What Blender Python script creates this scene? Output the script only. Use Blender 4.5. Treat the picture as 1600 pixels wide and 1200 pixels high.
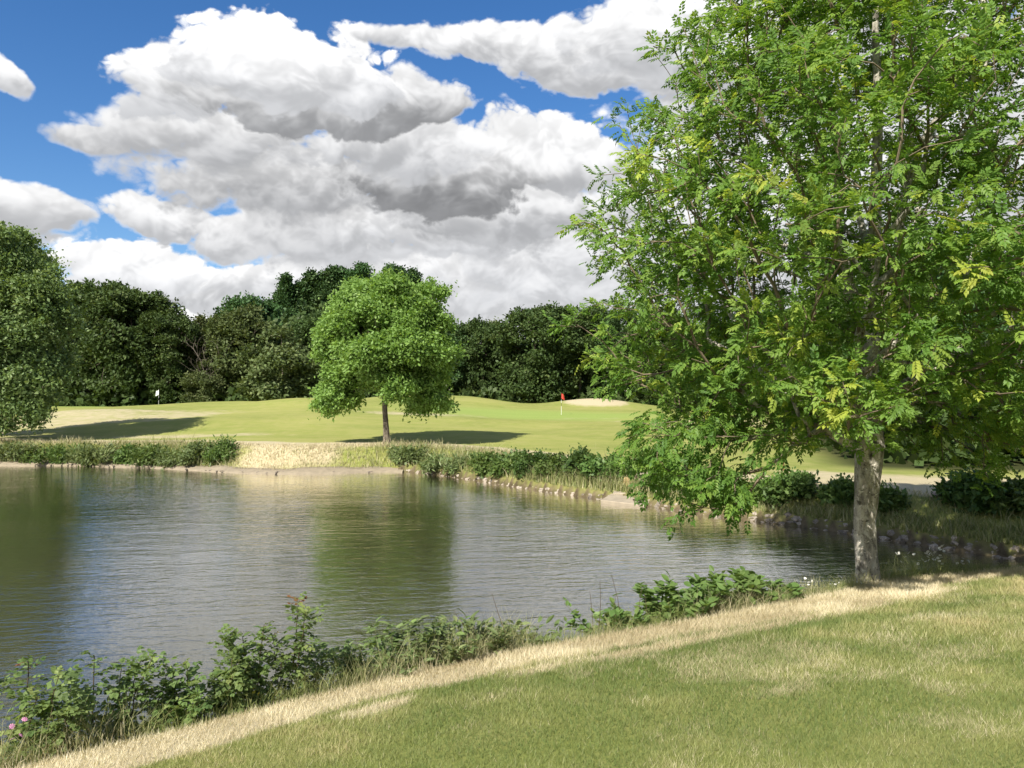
import bpy, math
import numpy as np
from mathutils import Vector, Matrix

# ------------------------------------------------------------------ scene, camera
scn = bpy.context.scene
for o in list(bpy.data.objects):
    bpy.data.objects.remove(o)
COL = scn.collection
EYE = 4.2                       # eye height above the pond's water level (water is z = 0)
HORIZON = 610.0                 # photo row of the horizon
FPX = 1200.0                    # focal length in photo pixels (1600 wide)
cd = bpy.data.cameras.new('camera'); cam = bpy.data.objects.new('camera', cd); COL.objects.link(cam)
cd.sensor_width = 36.0; cd.lens = 36.0 * FPX / 1600.0
cd.clip_start = 0.05; cd.clip_end = 6000
cam.location = (0, 0, EYE)
cam.rotation_euler = (math.radians(90) + math.atan((HORIZON - 600.0) / FPX), 0, 0)
scn.camera = cam

# ------------------------------------------------------------------ render, colour
scn.render.engine = 'CYCLES'
scn.cycles.use_denoising = True
scn.cycles.use_adaptive_sampling = True
scn.cycles.adaptive_threshold = 0.02
scn.cycles.max_bounces = 6
scn.cycles.diffuse_bounces = 3
scn.cycles.glossy_bounces = 3
scn.cycles.transmission_bounces = 5
scn.view_settings.view_transform = 'Standard'
scn.view_settings.look = 'None'
scn.view_settings.gamma = 1.0
scn.view_settings.use_curve_mapping = False
scn.view_settings.exposure = 0.8

# ------------------------------------------------------------------ sun
SUN_EL = math.radians(43)
SHX, SHY = 0.50, 0.866          # ground direction the shadows fall in
sdir = Vector((-SHX * math.cos(SUN_EL), -SHY * math.cos(SUN_EL), math.sin(SUN_EL)))   # towards the sun
sl = bpy.data.lights.new('sun', 'SUN'); sun = bpy.data.objects.new('sun', sl); COL.objects.link(sun)
sl.energy = 5.0; sl.angle = math.radians(0.53); sl.color = (1.0, 0.945, 0.84)
sun.location = (-30, -60, 80)
sun.rotation_euler = (-sdir).to_track_quat('-Z', 'Y').to_euler()

# ------------------------------------------------------------------ node helper
class NT:
    def __init__(s, nt):
        s.nt = nt
    def node(s, t, **kw):
        n = s.nt.nodes.new(t)
        for k, v in kw.items():
            setattr(n, k, v)
        return n
    def put(s, sock, v):
        if isinstance(v, bpy.types.NodeSocket):
            s.nt.links.new(v, sock)
        elif v is not None:
            if hasattr(sock.default_value, '__len__') and not hasattr(v, '__len__'):
                v = (v, v, v)
            if hasattr(v, '__len__') and hasattr(sock.default_value, '__len__'):
                v = tuple(v) + (1.0,) * (len(sock.default_value) - len(v))
            sock.default_value = v
    def m(s, op, a, b=None, c=None, clamp=False):
        n = s.node('ShaderNodeMath', operation=op, use_clamp=clamp)
        for i, v in enumerate((a, b, c)):
            if v is not None:
                s.put(n.inputs[i], v)
        return n.outputs[0]
    def v(s, op, a, b=None, c=None):
        n = s.node('ShaderNodeVectorMath', operation=op)
        for i, x in enumerate((a, b, c)):
            if x is not None:
                s.put(n.inputs[i], x)
        return n.outputs['Value'] if op in ('LENGTH', 'DOT_PRODUCT', 'DISTANCE') else n.outputs[0]
    def mix(s, f, a, b):
        n = s.node('ShaderNodeMix', data_type='RGBA')
        s.put(n.inputs[0], f); s.put(n.inputs[6], a); s.put(n.inputs[7], b)
        return n.outputs[2]
    def ss(s, x, a, b, lo=0.0, hi=1.0, smooth=True):
        n = s.node('ShaderNodeMapRange', interpolation_type='SMOOTHSTEP' if smooth else 'LINEAR')
        s.put(n.inputs[0], x)
        for i, q in enumerate((a, b, lo, hi)):
            s.put(n.inputs[1 + i], q)
        return n.outputs[0]
    def noise(s, vec, scale, detail=4, rough=0.55, dist=0.0, out='Fac'):
        n = s.node('ShaderNodeTexNoise')
        s.put(n.inputs['Vector'], vec)
        n.inputs['Scale'].default_value = scale; n.inputs['Detail'].default_value = detail
        n.inputs['Roughness'].default_value = rough; n.inputs['Distortion'].default_value = dist
        return n.outputs[out]
    def ramp(s, f, stops):
        n = s.node('ShaderNodeValToRGB'); r = n.color_ramp
        while len(r.elements) < len(stops):
            r.elements.new(0.5)
        for e, (p, c) in zip(r.elements, stops):
            e.position = p; e.color = tuple(c) + (1,)
        s.put(n.inputs[0], f)
        return n.outputs[0]
    def attr(s, name):
        return s.node('ShaderNodeAttribute', attribute_name=name)

# ------------------------------------------------------------------ world: blue sky with cumulus
world = bpy.data.worlds.new('World'); scn.world = world; world.use_nodes = True
world.node_tree.nodes.clear()
world.cycles.sampling_method = 'NONE'
W = NT(world.node_tree)
SKY_STRENGTH = 0.085
sky = W.node('ShaderNodeTexSky', sky_type='NISHITA', sun_disc=False)
sky.sun_elevation = SUN_EL
sky.sun_rotation = math.atan2(sdir.x, sdir.y)
sky.altitude = 100; sky.air_density = 1.0; sky.dust_density = 0.25; sky.ozone_density = 3.2
hsv = W.node('ShaderNodeHueSaturation'); hsv.inputs['Saturation'].default_value = 1.27
hsv.inputs['Hue'].default_value = 0.506; hsv.inputs['Value'].default_value = 0.98
W.put(hsv.inputs['Color'], sky.outputs[0])
tc = W.node('ShaderNodeTexCoord')
D = tc.outputs['Generated']
sep = W.node('ShaderNodeSeparateXYZ'); W.put(sep.inputs[0], D)
dx, dy, dz = sep.outputs
az0 = W.m('ARCTAN2', dx, dy)
WF = 0.72                                                  # the cloud field goes on all round the sky, folded every 41 degrees
az = W.m('SUBTRACT', W.m('PINGPONG', W.m('ADD', az0, WF), 2 * WF), WF)
el = W.m('ARCSINE', dz)
Dz = W.v('MULTIPLY', D, (1, 1, 1.35))
warp = W.noise(Dz, 5.0, 2, 0.6, 0.0, 'Color')
wsep = W.node('ShaderNodeSeparateColor'); W.put(wsep.inputs[0], warp)
az = W.m('MULTIPLY_ADD', W.m('SUBTRACT', wsep.outputs[0], 0.5), 0.13, az)
elw = W.m('MULTIPLY_ADD', W.m('SUBTRACT', wsep.outputs[1], 0.5), 0.085, el)
PV = W.node('ShaderNodeCombineXYZ'); W.put(PV.inputs[0], az); W.put(PV.inputs[1], elw)
P2 = PV.outputs[0]
Dw = W.v('ADD', Dz, W.v('MULTIPLY', W.v('SUBTRACT', warp, (0.5, 0.5, 0.5)), (0.10, 0.10, 0.10)))

def billow(vec):                                           # rounded puffs: folded noise, three octaves
    r = None
    for sc_, w_ in ((9.0, 1.0), (20.0, 0.58), (44.0, 0.36), (95.0, 0.2)):
        q_ = W.m('MULTIPLY', W.m('ABSOLUTE', W.m('SUBTRACT', W.noise(vec, sc_, 0, 0.5), 0.5)), 2.6 * w_)
        r = q_ if r is None else W.m('ADD', r, q_)
    return r
bA = billow(Dw)                                            # 0 in a puff's middle
bB = billow(W.v('ADD', Dw, (-0.010, 0.0, 0.020)))          # the same a little nearer the sun
relief = W.m('SUBTRACT', bA, bB)                           # >0 faces the sun
fb = W.noise(Dz, 11.0, 7, 0.64)
wisp = W.noise(Dz, 4.0, 4, 0.55)
edge = W.m('ADD', W.m('MULTIPLY', W.m('SUBTRACT', bA, 0.40), 0.55), W.m('MULTIPLY', W.m('SUBTRACT', fb, 0.5), 1.15))
edge1 = W.m('ADD', edge, 1.10)
soft = W.m('ADD', W.m('MULTIPLY', relief, 0.45), W.m('MULTIPLY', W.m('SUBTRACT', wisp, 0.5), 0.5))
rel = W.ss(relief, -0.42, 0.42, 0.89, 1.09)                # small-scale modelling of the puffs
K = 1.0 / SKY_STRENGTH
WHITE = tuple(c * K for c in (0.57, 0.58, 0.6))
acc = hsv.outputs[0]
# fair-weather clouds overhead, outside the picture's height
zc = W.m('ADD', W.m('MAXIMUM', dz, 0.0), 0.16)
PC = W.node('ShaderNodeCombineXYZ'); W.put(PC.inputs[0], W.m('DIVIDE', dx, zc)); W.put(PC.inputs[1], W.m('DIVIDE', dy, zc))
over = W.noise(PC.outputs[0], 1.1, 5, 0.58)
oa = W.m('MULTIPLY', W.ss(over, 0.50, 0.62), W.ss(el, 0.52, 0.66))
acc = W.mix(oa, acc, W.mix(W.ss(over, 0.55, 0.8), WHITE, tuple(c * K for c in (0.30, 0.31, 0.335))))
def A(px):
    return math.atan((px - 800) / FPX)
def E(px, py):
    return math.atan((HORIZON - py) / FPX * math.cos(A(px)))
#        px    py   rx   ry  grey  hi   soft edge
CLOUDS = [
    (360, 505, 520, 34, .58, .80, .30), (900, 480, 420, 60, .52, .72, .40),
    (650, 440, 250, 75, .50, .74, .35), (880, 395, 190, 80, .52, .74, .40),
    (1240, 330, 420, 210, .58, .80, .45), (1650, 200, 300, 260, .56, .78, .45), (1300, 60, 330, 130, .56, .78, .4),
    (40, 330, 95, 40, .50, .74, .40), (-160, 300, 150, 60, .5, .74, .4),
    (-12, 105, 44, 26, .56, .74, .45), (160, 215, 70, 22, .52, .66, .55),
    (290, 438, 170, 34, .44, .84, .22), (200, 412, 120, 40, .56, .84, .20), (400, 432, 80, 28, .5, .78, .25),
    (230, 335, 110, 40, .50, .76, .30), (350, 365, 90, 36, .46, .74, .35),
    (540, 360, 190, 60, .47, .62, .45), (700, 365, 120, 44, .5, .76, .35),
    (800, 330, 170, 60, .44, .72, .40), (900, 250, 100, 62, .50, .80, .25),
    (430, 285, 230, 62, .44, .64, .50), (690, 268, 170, 66, .27, .74, .28), (600, 230, 150, 50, .52, .78, .35),
    (330, 215, 140, 60, .50, .68, .50),
    (300, 130, 90, 62, .58, .84, .30), (600, 165, 110, 52, .32, .72, .30), (470, 150, 170, 66, .35, .78, .26), (450, 100, 150, 64, .60, .90, .22),
    (680, 62, 120, 24, .56, .80, .40), (800, 72, 140, 42, .54, .80, .35), (930, 88, 140, 56, .52, .80, .32), (1040, 40, 120, 66, .56, .80, .35),
]
cloud = WHITE; cover = 0.0
for (px, py, rx, ry, g, h, sf) in CLOUDS:
    ca, ce = A(px), E(px, py)
    ra = abs(A(px + rx) - A(px - rx)) / 2
    re = abs(E(px, py - ry) - E(px, py + ry)) / 2
    q = W.v('MULTIPLY_ADD', P2, (1 / ra, 1 / re, 0), (-ca / ra, -ce / re, 0))
    dens = W.m('SUBTRACT', edge1, W.v('LENGTH', q))
    al = W.ss(dens, 0.0, sf * 0.8)
    lit = W.ss(W.m('MULTIPLY_ADD', elw, 1 / re, soft), ce / re - 0.85, ce / re + 0.65)
    g *= 0.61 * (1 + 0.28 * min(1, max(0, (py - 300) / 80))); h *= 0.74
    gc = tuple(c * K for c in (g * 0.97, g * 0.985, g * 1.02))
    hc = tuple(c * K for c in (h * 1.0, h * 1.0, h * 1.005))
    cloud = W.mix(al, cloud, W.mix(lit, gc, hc)); cover = W.m('MAXIMUM', cover, al)
acc = W.mix(cover, acc, W.v('MULTIPLY', cloud, rel))
bg = W.node('ShaderNodeBackground'); bg.inputs[1].default_value = SKY_STRENGTH
W.put(bg.inputs[0], acc)
wo = W.node('ShaderNodeOutputWorld'); W.nt.links.new(bg.outputs[0], wo.inputs[0])

# ------------------------------------------------------------------ tagging and mesh helpers
rng = np.random.default_rng(7)
def tag(o, label=None, cat=None, group=None, kind=None):
    if label: o['label'] = label
    if cat: o['category'] = cat
    if group: o['group'] = group
    if kind: o['kind'] = kind
    return o
def link(o, parent=None):
    COL.objects.link(o)
    if parent is not None:
        o.parent = parent
    return o
def empty(name, loc=(0, 0, 0), rz=0.0):
    o = bpy.data.objects.new(name, None); o.empty_display_size = 0.2
    o.location = loc; o.rotation_euler = (0, 0, rz)
    return link(o)
def mesh_np(name, verts, faces, mat=None, attrs=None, smooth=False):
    """faces: one (M,k) array or a list of such arrays"""
    if not isinstance(faces, (list, tuple)):
        faces = [faces]
    faces = [np.asarray(f, dtype=np.int32) for f in faces if len(f)]
    verts = np.asarray(verts, dtype=np.float32)
    me = bpy.data.meshes.new(name)
    me.vertices.add(len(verts)); me.vertices.foreach_set('co', verts.ravel())
    nl = sum(f.size for f in faces); npoly = sum(len(f) for f in faces)
    me.loops.add(nl); me.loops.foreach_set('vertex_index', np.concatenate([f.ravel() for f in faces]))
    tot = np.concatenate([np.full(len(f), f.shape[1], np.int32) for f in faces])
    start = np.concatenate([[0], np.cumsum(tot)[:-1]]).astype(np.int32)
    me.polygons.add(npoly); me.polygons.foreach_set('loop_start', start)
    me.polygons.foreach_set('use_smooth', np.full(npoly, smooth, bool))
    for k, v in (attrs or {}).items():
        a = me.attributes.new(k, 'FLOAT', 'POINT'); a.data.foreach_set('value', np.asarray(v, np.float32))
    me.update(calc_edges=True)
    if mat is not None:
        me.materials.append(mat)
    return me
def obj(name, me, parent=None, loc=None):
    o = bpy.data.objects.new(name, me)
    if loc is not None:
        o.location = loc
    return link(o, parent)
def norm(v):
    return v / np.maximum(np.linalg.norm(v, axis=-1, keepdims=True), 1e-9)

def hash3(ix, iy, iz, seed):
    h = (ix.astype(np.int64) * 374761393 + iy.astype(np.int64) * 668265263 + iz.astype(np.int64) * 2147483647 + seed * 1274126177) & 0xffffffff
    h = ((h ^ (h >> 13)) * 1274126177) & 0xffffffff
    return ((h ^ (h >> 16)) & 0xffff) / 65535.0
def vnoise(p, scale, seed=0):
    p = np.asarray(p, float) * scale
    if p.shape[-1] == 2:
        p = np.concatenate([p, np.zeros(p.shape[:-1] + (1,))], -1)
    i = np.floor(p).astype(np.int64); f = p - i; f = f * f * (3 - 2 * f)
    r = 0
    for a in (0, 1):
        for b in (0, 1):
            for c in (0, 1):
                w = (f[..., 0] if a else 1 - f[..., 0]) * (f[..., 1] if b else 1 - f[..., 1]) * (f[..., 2] if c else 1 - f[..., 2])
                r = r + w * hash3(i[..., 0] + a, i[..., 1] + b, i[..., 2] + c, seed)
    return r
def fbm(p, scale, oct=4, seed=0):
    r = 0; a = 0.5; t = 0
    for k in range(oct):
        r = r + a * vnoise(p, scale * 2 ** k, seed + 17 * k); t += a; a *= 0.55
    return r / t
def sstep(x, a, b):
    t = np.clip((x - a) / (b - a), 0, 1)
    return t * t * (3 - 2 * t)

# ------------------------------------------------------------------ materials
def new_mat(name):
    m = bpy.data.materials.new(name); m.use_nodes = True; m.node_tree.nodes.clear()
    n = NT(m.node_tree); out = n.node('ShaderNodeOutputMaterial')
    return m, n, out
def principled(n, col, rough=0.7, spec=0.3, normal=None):
    b = n.node('ShaderNodeBsdfPrincipled')
    n.put(b.inputs['Base Color'], col); n.put(b.inputs['Roughness'], rough)
    b.inputs['Specular IOR Level'].default_value = spec
    if normal is not None:
        n.put(b.inputs['Normal'], normal)
    return b
def bump(n, h, strength, dist):
    b = n.node('ShaderNodeBump'); n.put(b.inputs['Height'], h)
    b.inputs['Strength'].default_value = strength; b.inputs['Distance'].default_value = dist
    return b.outputs[0]
def plain_mat(name, col, rough=0.6, spec=0.3, vary=0.25, scale=12.0, bmp=0.0):
    m, n, out = new_mat(name)
    t = n.node('ShaderNodeTexCoord').outputs['Object']
    f = n.noise(t, scale, 5, 0.6)
    c = n.mix(f, tuple(x * (1 - vary) for x in col), tuple(x * (1 + vary) for x in col))
    b = principled(n, c, rough, spec, bump(n, f, bmp, 0.02) if bmp else None)
    n.nt.links.new(b.outputs[0], out.inputs[0])
    return m
def leaf_mat(name, stops, transl=0.38, rough=0.5, spec=0.28, tcol=1.25):
    """leaf colour runs over a per-leaf random number stored with the mesh"""
    m, n, out = new_mat(name)
    c = n.ramp(n.attr('tint').outputs['Fac'], stops)
    oi = n.node('ShaderNodeObjectInfo')
    h = n.node('ShaderNodeHueSaturation')
    n.put(h.inputs['Hue'], n.ss(oi.outputs['Random'], 0, 1, 0.488, 0.512, False))
    n.put(h.inputs['Value'], n.ss(oi.outputs['Random'], 0, 1, 0.86, 1.14, False))
    n.put(h.inputs['Color'], c); c = h.outputs[0]
    b = principled(n, c, rough, spec)
    t = n.node('ShaderNodeBsdfTranslucent')
    n.put(t.inputs[0], n.v('MULTIPLY', c, (tcol * 1.15, tcol * 1.1, tcol * 0.55)))
    mx = n.node('ShaderNodeMixShader'); mx.inputs[0].default_value = transl
    n.nt.links.new(b.outputs[0], mx.inputs[1]); n.nt.links.new(t.outputs[0], mx.inputs[2])
    n.nt.links.new(mx.outputs[0], out.inputs[0])
    return m
def bark_mat(name, dark, mid, pale, scale=9.0, lichen=0.5):
    m, n, out = new_mat(name)
    t = n.node('ShaderNodeTexCoord').outputs['Object']
    ts = n.v('MULTIPLY', t, (1, 1, 0.35))
    f1 = n.noise(ts, scale, 6, 0.65, 0.4)
    f2 = n.noise(t, scale * 0.55, 5, 0.6, 0.8)
    vo = n.node('ShaderNodeTexVoronoi'); n.put(vo.inputs['Vector'], ts); vo.inputs['Scale'].default_value = scale * 2.2
    c = n.ramp(f1, [(0.32, dark), (0.52, mid), (0.72, pale)])
    c = n.mix(n.ss(f2, 0.52, 0.66, 0, lichen), c, pale)
    c = n.mix(n.ss(n.noise(t, scale * 0.9, 3, 0.5), 0.60, 0.70, 0, 0.85), c, dark)
    c = n.mix(n.ss(n.noise(t, scale * 3.2, 4, 0.6), 0.58, 0.66, 0, 0.75), c, dark)
    c = n.mix(n.ss(n.noise(t, scale * 2.1, 4, 0.6, 0.5), 0.60, 0.68, 0, lichen), c, tuple(min(1, x * 1.35) for x in pale))
    hgt = n.m('ADD', f1, n.m('MULTIPLY', vo.outputs['Distance'], 0.7))
    b = principled(n, c, 0.85, 0.15, bump(n, hgt, 0.9, 0.03))
    n.nt.links.new(b.outputs[0], out.inputs[0])
    return m
# ------------------------------------------------------------------ the lie of the land
def at(px, d):
    return (px - 800) / FPX * d
far_line = [(-120, 45.0), (0, 43.0), (110, 43.2), (210, 42.2), (300, 40.8), (400, 38.8), (500, 38.8), (600, 40.0), (650, 39.4), (730, 36.5), (830, 32.5),
            (940, 29.6), (1010, 28.0), (1100, 25.8), (1190, 24.6), (1330, 22.5), (1480, 20.3), (1600, 19.0), (1750, 17.6)]
pond = [(at(p, d), d) for p, d in far_line]
pond += [(15.6, 16.6), (14.6, 15.2), (11.0, 14.75), (8.0, 14.6), (5.6, 14.1), (4.3, 13.05), (2.4, 11.95), (0.6, 11.0), (-0.7, 10.25), (-2.6, 8.9), (-4.5, 7.1), (-7.0, 4.7), (-12, 1), (-20, -2), (-38, 4), (-50, 20), (-52, 40), (-42, 47)]
pond = np.array(pond)
for _ in range(2):                                        # round the corners
    q = np.roll(pond, -1, 0)
    pond = np.stack([pond * .75 + q * .25, pond * .25 + q * .75], 1).reshape(-1, 2)
def pond_dist_exact(p):
    """distance to the shoreline, positive on land"""
    p = np.asarray(p, float); best = np.full(len(p), 1e9); inside = np.zeros(len(p), bool)
    for a, b in zip(pond, np.roll(pond, -1, 0)):
        ab = b - a; t = np.clip(((p - a) @ ab) / (ab @ ab), 0, 1)
        best = np.minimum(best, np.linalg.norm(p - a - t[:, None] * ab, axis=1))
        c = ((a[1] > p[:, 1]) != (b[1] > p[:, 1])) & (p[:, 0] < (b[0] - a[0]) * (p[:, 1] - a[1]) / (b[1] - a[1] + 1e-12) + a[0])
        inside ^= c
    return np.where(inside, -best, best)
_gx = np.arange(-64, 64.01, .2); _gy = np.arange(-12, 64.01, .2)
_A, _B = np.meshgrid(_gx, _gy); _S = pond_dist_exact(np.stack([_A.ravel(), _B.ravel()], 1)).reshape(_A.shape)
def pond_dist(p):
    p = np.asarray(p, float); u = np.clip((p[:, 0] + 64) / .2, 0, len(_gx) - 1.001); v = np.clip((p[:, 1] + 12) / .2, 0, len(_gy) - 1.001)
    i, j = u.astype(int), v.astype(int); a, b = u - i, v - j
    r_ = _S[j, i] * (1 - a) * (1 - b) + _S[j, i + 1] * a * (1 - b) + _S[j + 1, i] * (1 - a) * b + _S[j + 1, i + 1] * a * b
    return r_ + np.hypot(np.maximum(np.abs(p[:, 0]) - 64, 0), np.maximum(np.maximum(p[:, 1] - 64, -12 - p[:, 1]), 0))
CTRL = np.array([(-7, 43, 1.15), (-11, 42, 1.35), (-16, 44, 1.2), (-25, 47, 1.1), (-35, 50, 1.2), (-50, 60, 1.5),
    (-3, 42, 1.1), (2, 36, 1.1), (6, 31, 1.05), (9, 28, 1.05), (12, 25, 1.1), (15, 23, 1.12), (18, 21, 1.15), (22, 20, 1.3),
    (14.5, 30, .75), (20, 30, .55), (24, 38, .5), (30, 50, .8), (17, 45, .9), (40, 40, .9),
    (4.7, 73, 1.64), (10, 60, 1.3), (10, 45, 1.05), (0, 55, 1.35), (-10, 55, 1.6), (-25, 65, 1.7), (-44, 95, 2.3), (-60, 90, 2.3), (-32, 82, 2.45),
    (-20, 75, 3.0), (-12, 80, 3.15), (-6, 84, 3.0), (0.5, 86, 2.1), (9, 88, 2.7), (15, 86, 2.0), (-26, 78, 2.7), (14, 73, 1.6), (-3, 72, 1.75),
    (-45, 112, 1.6), (-20, 108, 1.6), (0, 110, 1.5), (25, 100, 1.5), (50, 80, 1.2), (-80, 112, 2), (60, 60, 1.3), (60, 120, 1.6),
    (0, 170, 2), (-100, 220, 2), (100, 220, 2), (0, 320, 2), (-300, 300, 2), (300, 300, 2)], float)
def h_far(p):
    num = np.zeros(len(p)); den = np.full(len(p), 1e-9)
    for cx, cy, cz in CTRL:
        s = 0.085 * cy + 1.2
        w = np.exp(-((p[:, 0] - cx) ** 2 + (p[:, 1] - cy) ** 2) / (2 * s * s)) + 1e-7
        num += w * cz; den += w
    return num / den
MOUNDS = [(-20.5, 75, .75, 7, 3.6), (-30, 82, .45, 8, 4), (-11.5, 81, .75, 5.5, 3.6), (-5.5, 85, .95, 6.5, 4), (9.5, 88, .95, 6, 3.2), (16, 70, .35, 6, 4), (-14, 58, .35, 6, 4), (-2, 62, .35, 8, 3), (-36, 66, .35, 8, 4), (12, 52, .3, 6, 4), (-24, 56, .3, 5, 3)]
def ground(p, s=None):
    p = np.asarray(p, float)
    if s is None: s = pond_dist(p)
    x, y = p[:, 0], p[:, 1]
    zn = 2.55 + 0.08 * np.clip(x, -14, 30) - 0.16 * np.clip(y, -30, 16)
    zn = np.maximum(zn, 0.75) + 0.05 * (fbm(p, 0.6, 3, 3) - 0.5)
    zn = zn * sstep(s, -0.15, 1.45) ** 0.9
    zf = h_far(p) + 0.10 * (fbm(p, 0.25, 3, 5) - 0.5) + 0.25 * (fbm(p, 0.09, 2, 8) - 0.5) * sstep(y, 44, 60)
    for mx_, my_, ma_, mrx, mry in MOUNDS:
        zf = zf + ma_ * np.exp(-((x - mx_) / mrx) ** 2 - ((y - my_) / mry) ** 2)
    st0 = 0.30 - 0.22 * (1 - sstep(x, -8, -5))
    zf = zf * (st0 * sstep(s, -0.02, 0.16) + (1 - st0) * sstep(s, 0.1, 2.3))
    ym = np.interp(x, [-50, -4, 5, 8, 12, 15.5, 60], [15, 22, 20, 18, 17, 16.3, 17])
    t = sstep(y - ym, -1.6, 1.6)
    z = zn * (1 - t) + zf * t
    return np.where(s < 0, -0.08 - 0.7 * sstep(-s, 0, 2.5), z)
def gz(x, y):
    return float(ground(np.array([[x, y]]))[0])
def is_near(p):
    ym = np.interp(p[:, 0], [-50, -4, 5, 8, 12, 15.5, 60], [15, 22, 20, 18, 17, 16.3, 17])
    return p[:, 1] < ym
def dryness(p, s=None):
    """0 green turf .. 1 straw: the scorched strip on the bank's edge and thin places on the far side"""
    p = np.asarray(p, float)
    if s is None: s = pond_dist(p)
    n1 = fbm(p, 0.9, 4, 21) - 0.5; n2 = fbm(p * np.array([0.35, 1.0]), 0.16, 4, 31); n3 = fbm(p, 3.5, 3, 41) - 0.5
    e = s + 0.45 * n1 + 0.18 * n3
    wide = np.interp(p[:, 0], [-4, 0, 4, 7, 10], [.08, .1, .22, .35, .2])
    near = sstep(e, 1.05, 1.35) * (1 - sstep(e, 1.95 + wide, 2.2 + wide)) + 0.85 * sstep(e, 2.25, 2.45) * (1 - sstep(e, 2.55, 2.95)) * sstep(fbm(p, 0.7, 3, 57), 0.36, 0.56)
    near = np.maximum(near, 0.42 * sstep(fbm(p, 0.5, 3, 51) * .55 + fbm(p, 3.0, 4, 53) * .45, 0.50, 0.66) * sstep(s, 2.2, 3))
    # far side: straw patch on the point, dry crowns of the mounds, dry strip behind the weeds
    far = 0.85 * sstep(e, 1.6, 2.3) * (1 - sstep(e, 3.6, 5.2))
    spot = np.exp(-(((p[:, 0] + 11.8) / 3.6) ** 2 + ((p[:, 1] - 41) / 2.6) ** 2))
    far = np.maximum(far, 1.1 * sstep(spot, 0.2, 0.8) * (0.35 + 0.9 * fbm(p, 0.7, 4, 37)))
    far = np.maximum(far, 0.6 * sstep(n2, 0.50, 0.72) * sstep(p[:, 1], 42, 48) * (1 - sstep(p[:, 1], 66, 72) * .7))
    knoll = np.exp(-(((p[:, 0] - 9.5) / 5) ** 2 + ((p[:, 1] - 87) / 4) ** 2))
    far = np.maximum(far, 0.9 * sstep(knoll, 0.3, 0.8))
    right = sstep(p[:, 0], 8.5, 12) * (1 - sstep(p[:, 1], 30, 34)) * sstep(s, 1.6, 2.4)
    far = np.maximum(far, 0.75 * right)
    return np.clip(np.where(is_near(p), near, far), 0, 1)

def spaced(lo, hi, fine0, fine1, step, grow):
    a = list(np.arange(fine0, fine1 + 1e-6, step))
    v, s = fine1, step
    while v < hi:
        s *= grow; v += s; a.append(v)
    v, s = fine0, step
    while v > lo:
        s *= grow; v -= s; a.insert(0, v)
    return np.array(a)
gx = np.unique(np.round(np.concatenate([spaced(-2600, -7, -36, -7, 0.4, 1.12), np.arange(-7, 15, 0.2), spaced(15, 2600, 15, 20, 0.35, 1.08)]), 4)); gx = gx[np.concatenate([[True], np.diff(gx) > .05])]
gy = np.concatenate([spaced(-400, 3, 1, 3, 0.25, 1.2)[:-1], np.arange(3, 16, 0.2), np.arange(16, 50, 0.35), spaced(50, 3000, 50, 100, 1.0, 1.12)])
gy = np.unique(np.round(gy, 4))
X, Y = np.meshgrid(gx, gy); gp = np.stack([X.ravel(), Y.ravel()], 1)
gs = pond_dist(gp); gzv = ground(gp, gs); gd = dryness(gp, gs)
nx, ny = len(gx), len(gy)
ii = (np.arange(ny - 1)[:, None] * nx + np.arange(nx - 1)[None, :]).ravel()
gf = np.stack([ii, ii + 1, ii + nx + 1, ii + nx], 1)
# greens: closely mown, paler
green = np.maximum(np.exp(-(((gp[:, 0] - 3) / 13) ** 2 + ((gp[:, 1] - 72) / 6.5) ** 2) ** 2), np.exp(-(((gp[:, 0] + 48) / 16) ** 2 + ((gp[:, 1] - 95) / 6) ** 2) ** 2))
soil = np.where(is_near(gp), 1 - sstep(gs, 0.9, 1.4), 1 - sstep(gs, 0.12, 0.35))
shade = sstep(gp[:, 1], 97, 103) * 1.0                     # leaf litter under the wood, with tree shade painted into its colour
shade = np.maximum(shade, sstep(gp[:, 0] - 0.25 * (gp[:, 1] - 30), 12, 15) * sstep(gp[:, 1], 33, 36))  # slope by the grove: dark tone painted in place of canopy shade

m_ground, n, out = new_mat('turf')
t = n.node('ShaderNodeTexCoord').outputs['Object']
big = n.noise(n.v('MULTIPLY', t, (0.5, 1, 1)), 0.22, 5, 0.6, 0.5)
mid_ = n.noise(t, 1.3, 5, 0.62)
fine = n.noise(t, 26.0, 4, 0.7)
grs = n.ramp(big, [(0.30, (0.190, 0.220, 0.055)), (0.5, (0.245, 0.265, 0.070)), (0.70, (0.305, 0.300, 0.098))])
grs = n.mix(n.ss(mid_, 0.35, 0.7, 0, 0.5), grs, (0.325, 0.300, 0.115))
grs = n.mix(n.attr('green').outputs['Fac'], grs, (0.255, 0.320, 0.085))
grs = n.mix(n.attr('lawn').outputs['Fac'], grs, n.v('MULTIPLY', grs, (0.72, 0.76, 0.72)))
stripe = n.noise(n.v('MULTIPLY', t, (0.12, 1.0, 1)), 0.9, 2, 0.5)
grs = n.mix(n.ss(stripe, 0.42, 0.58, 0, 0.28), grs, n.v('MULTIPLY', grs, (0.80, 0.88, 0.78)))
straw = n.ramp(fine, [(0.3, (0.34, 0.285, 0.175)), (0.6, (0.49, 0.42, 0.275)), (0.8, (0.61, 0.54, 0.38))])
dsep = n.m('ADD', n.attr('dry').outputs['Fac'], n.m('MULTIPLY', n.m('SUBTRACT', mid_, 0.5), 0.7))
c = n.mix(n.ss(dsep, 0.25, 0.8), grs, straw)
earth = n.ramp(n.noise(t, 3.0, 5, 0.6), [(0.3, (0.05, 0.038, 0.022)), (0.7, (0.16, 0.125, 0.075))])
c = n.mix(n.attr('soil').outputs['Fac'], c, earth)
c = n.mix(n.attr('litter_shade').outputs['Fac'], c, n.mix(fine, (0.030, 0.034, 0.012), (0.055, 0.062, 0.022)))  # dark green-brown ground under the trees, their shade painted in
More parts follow.
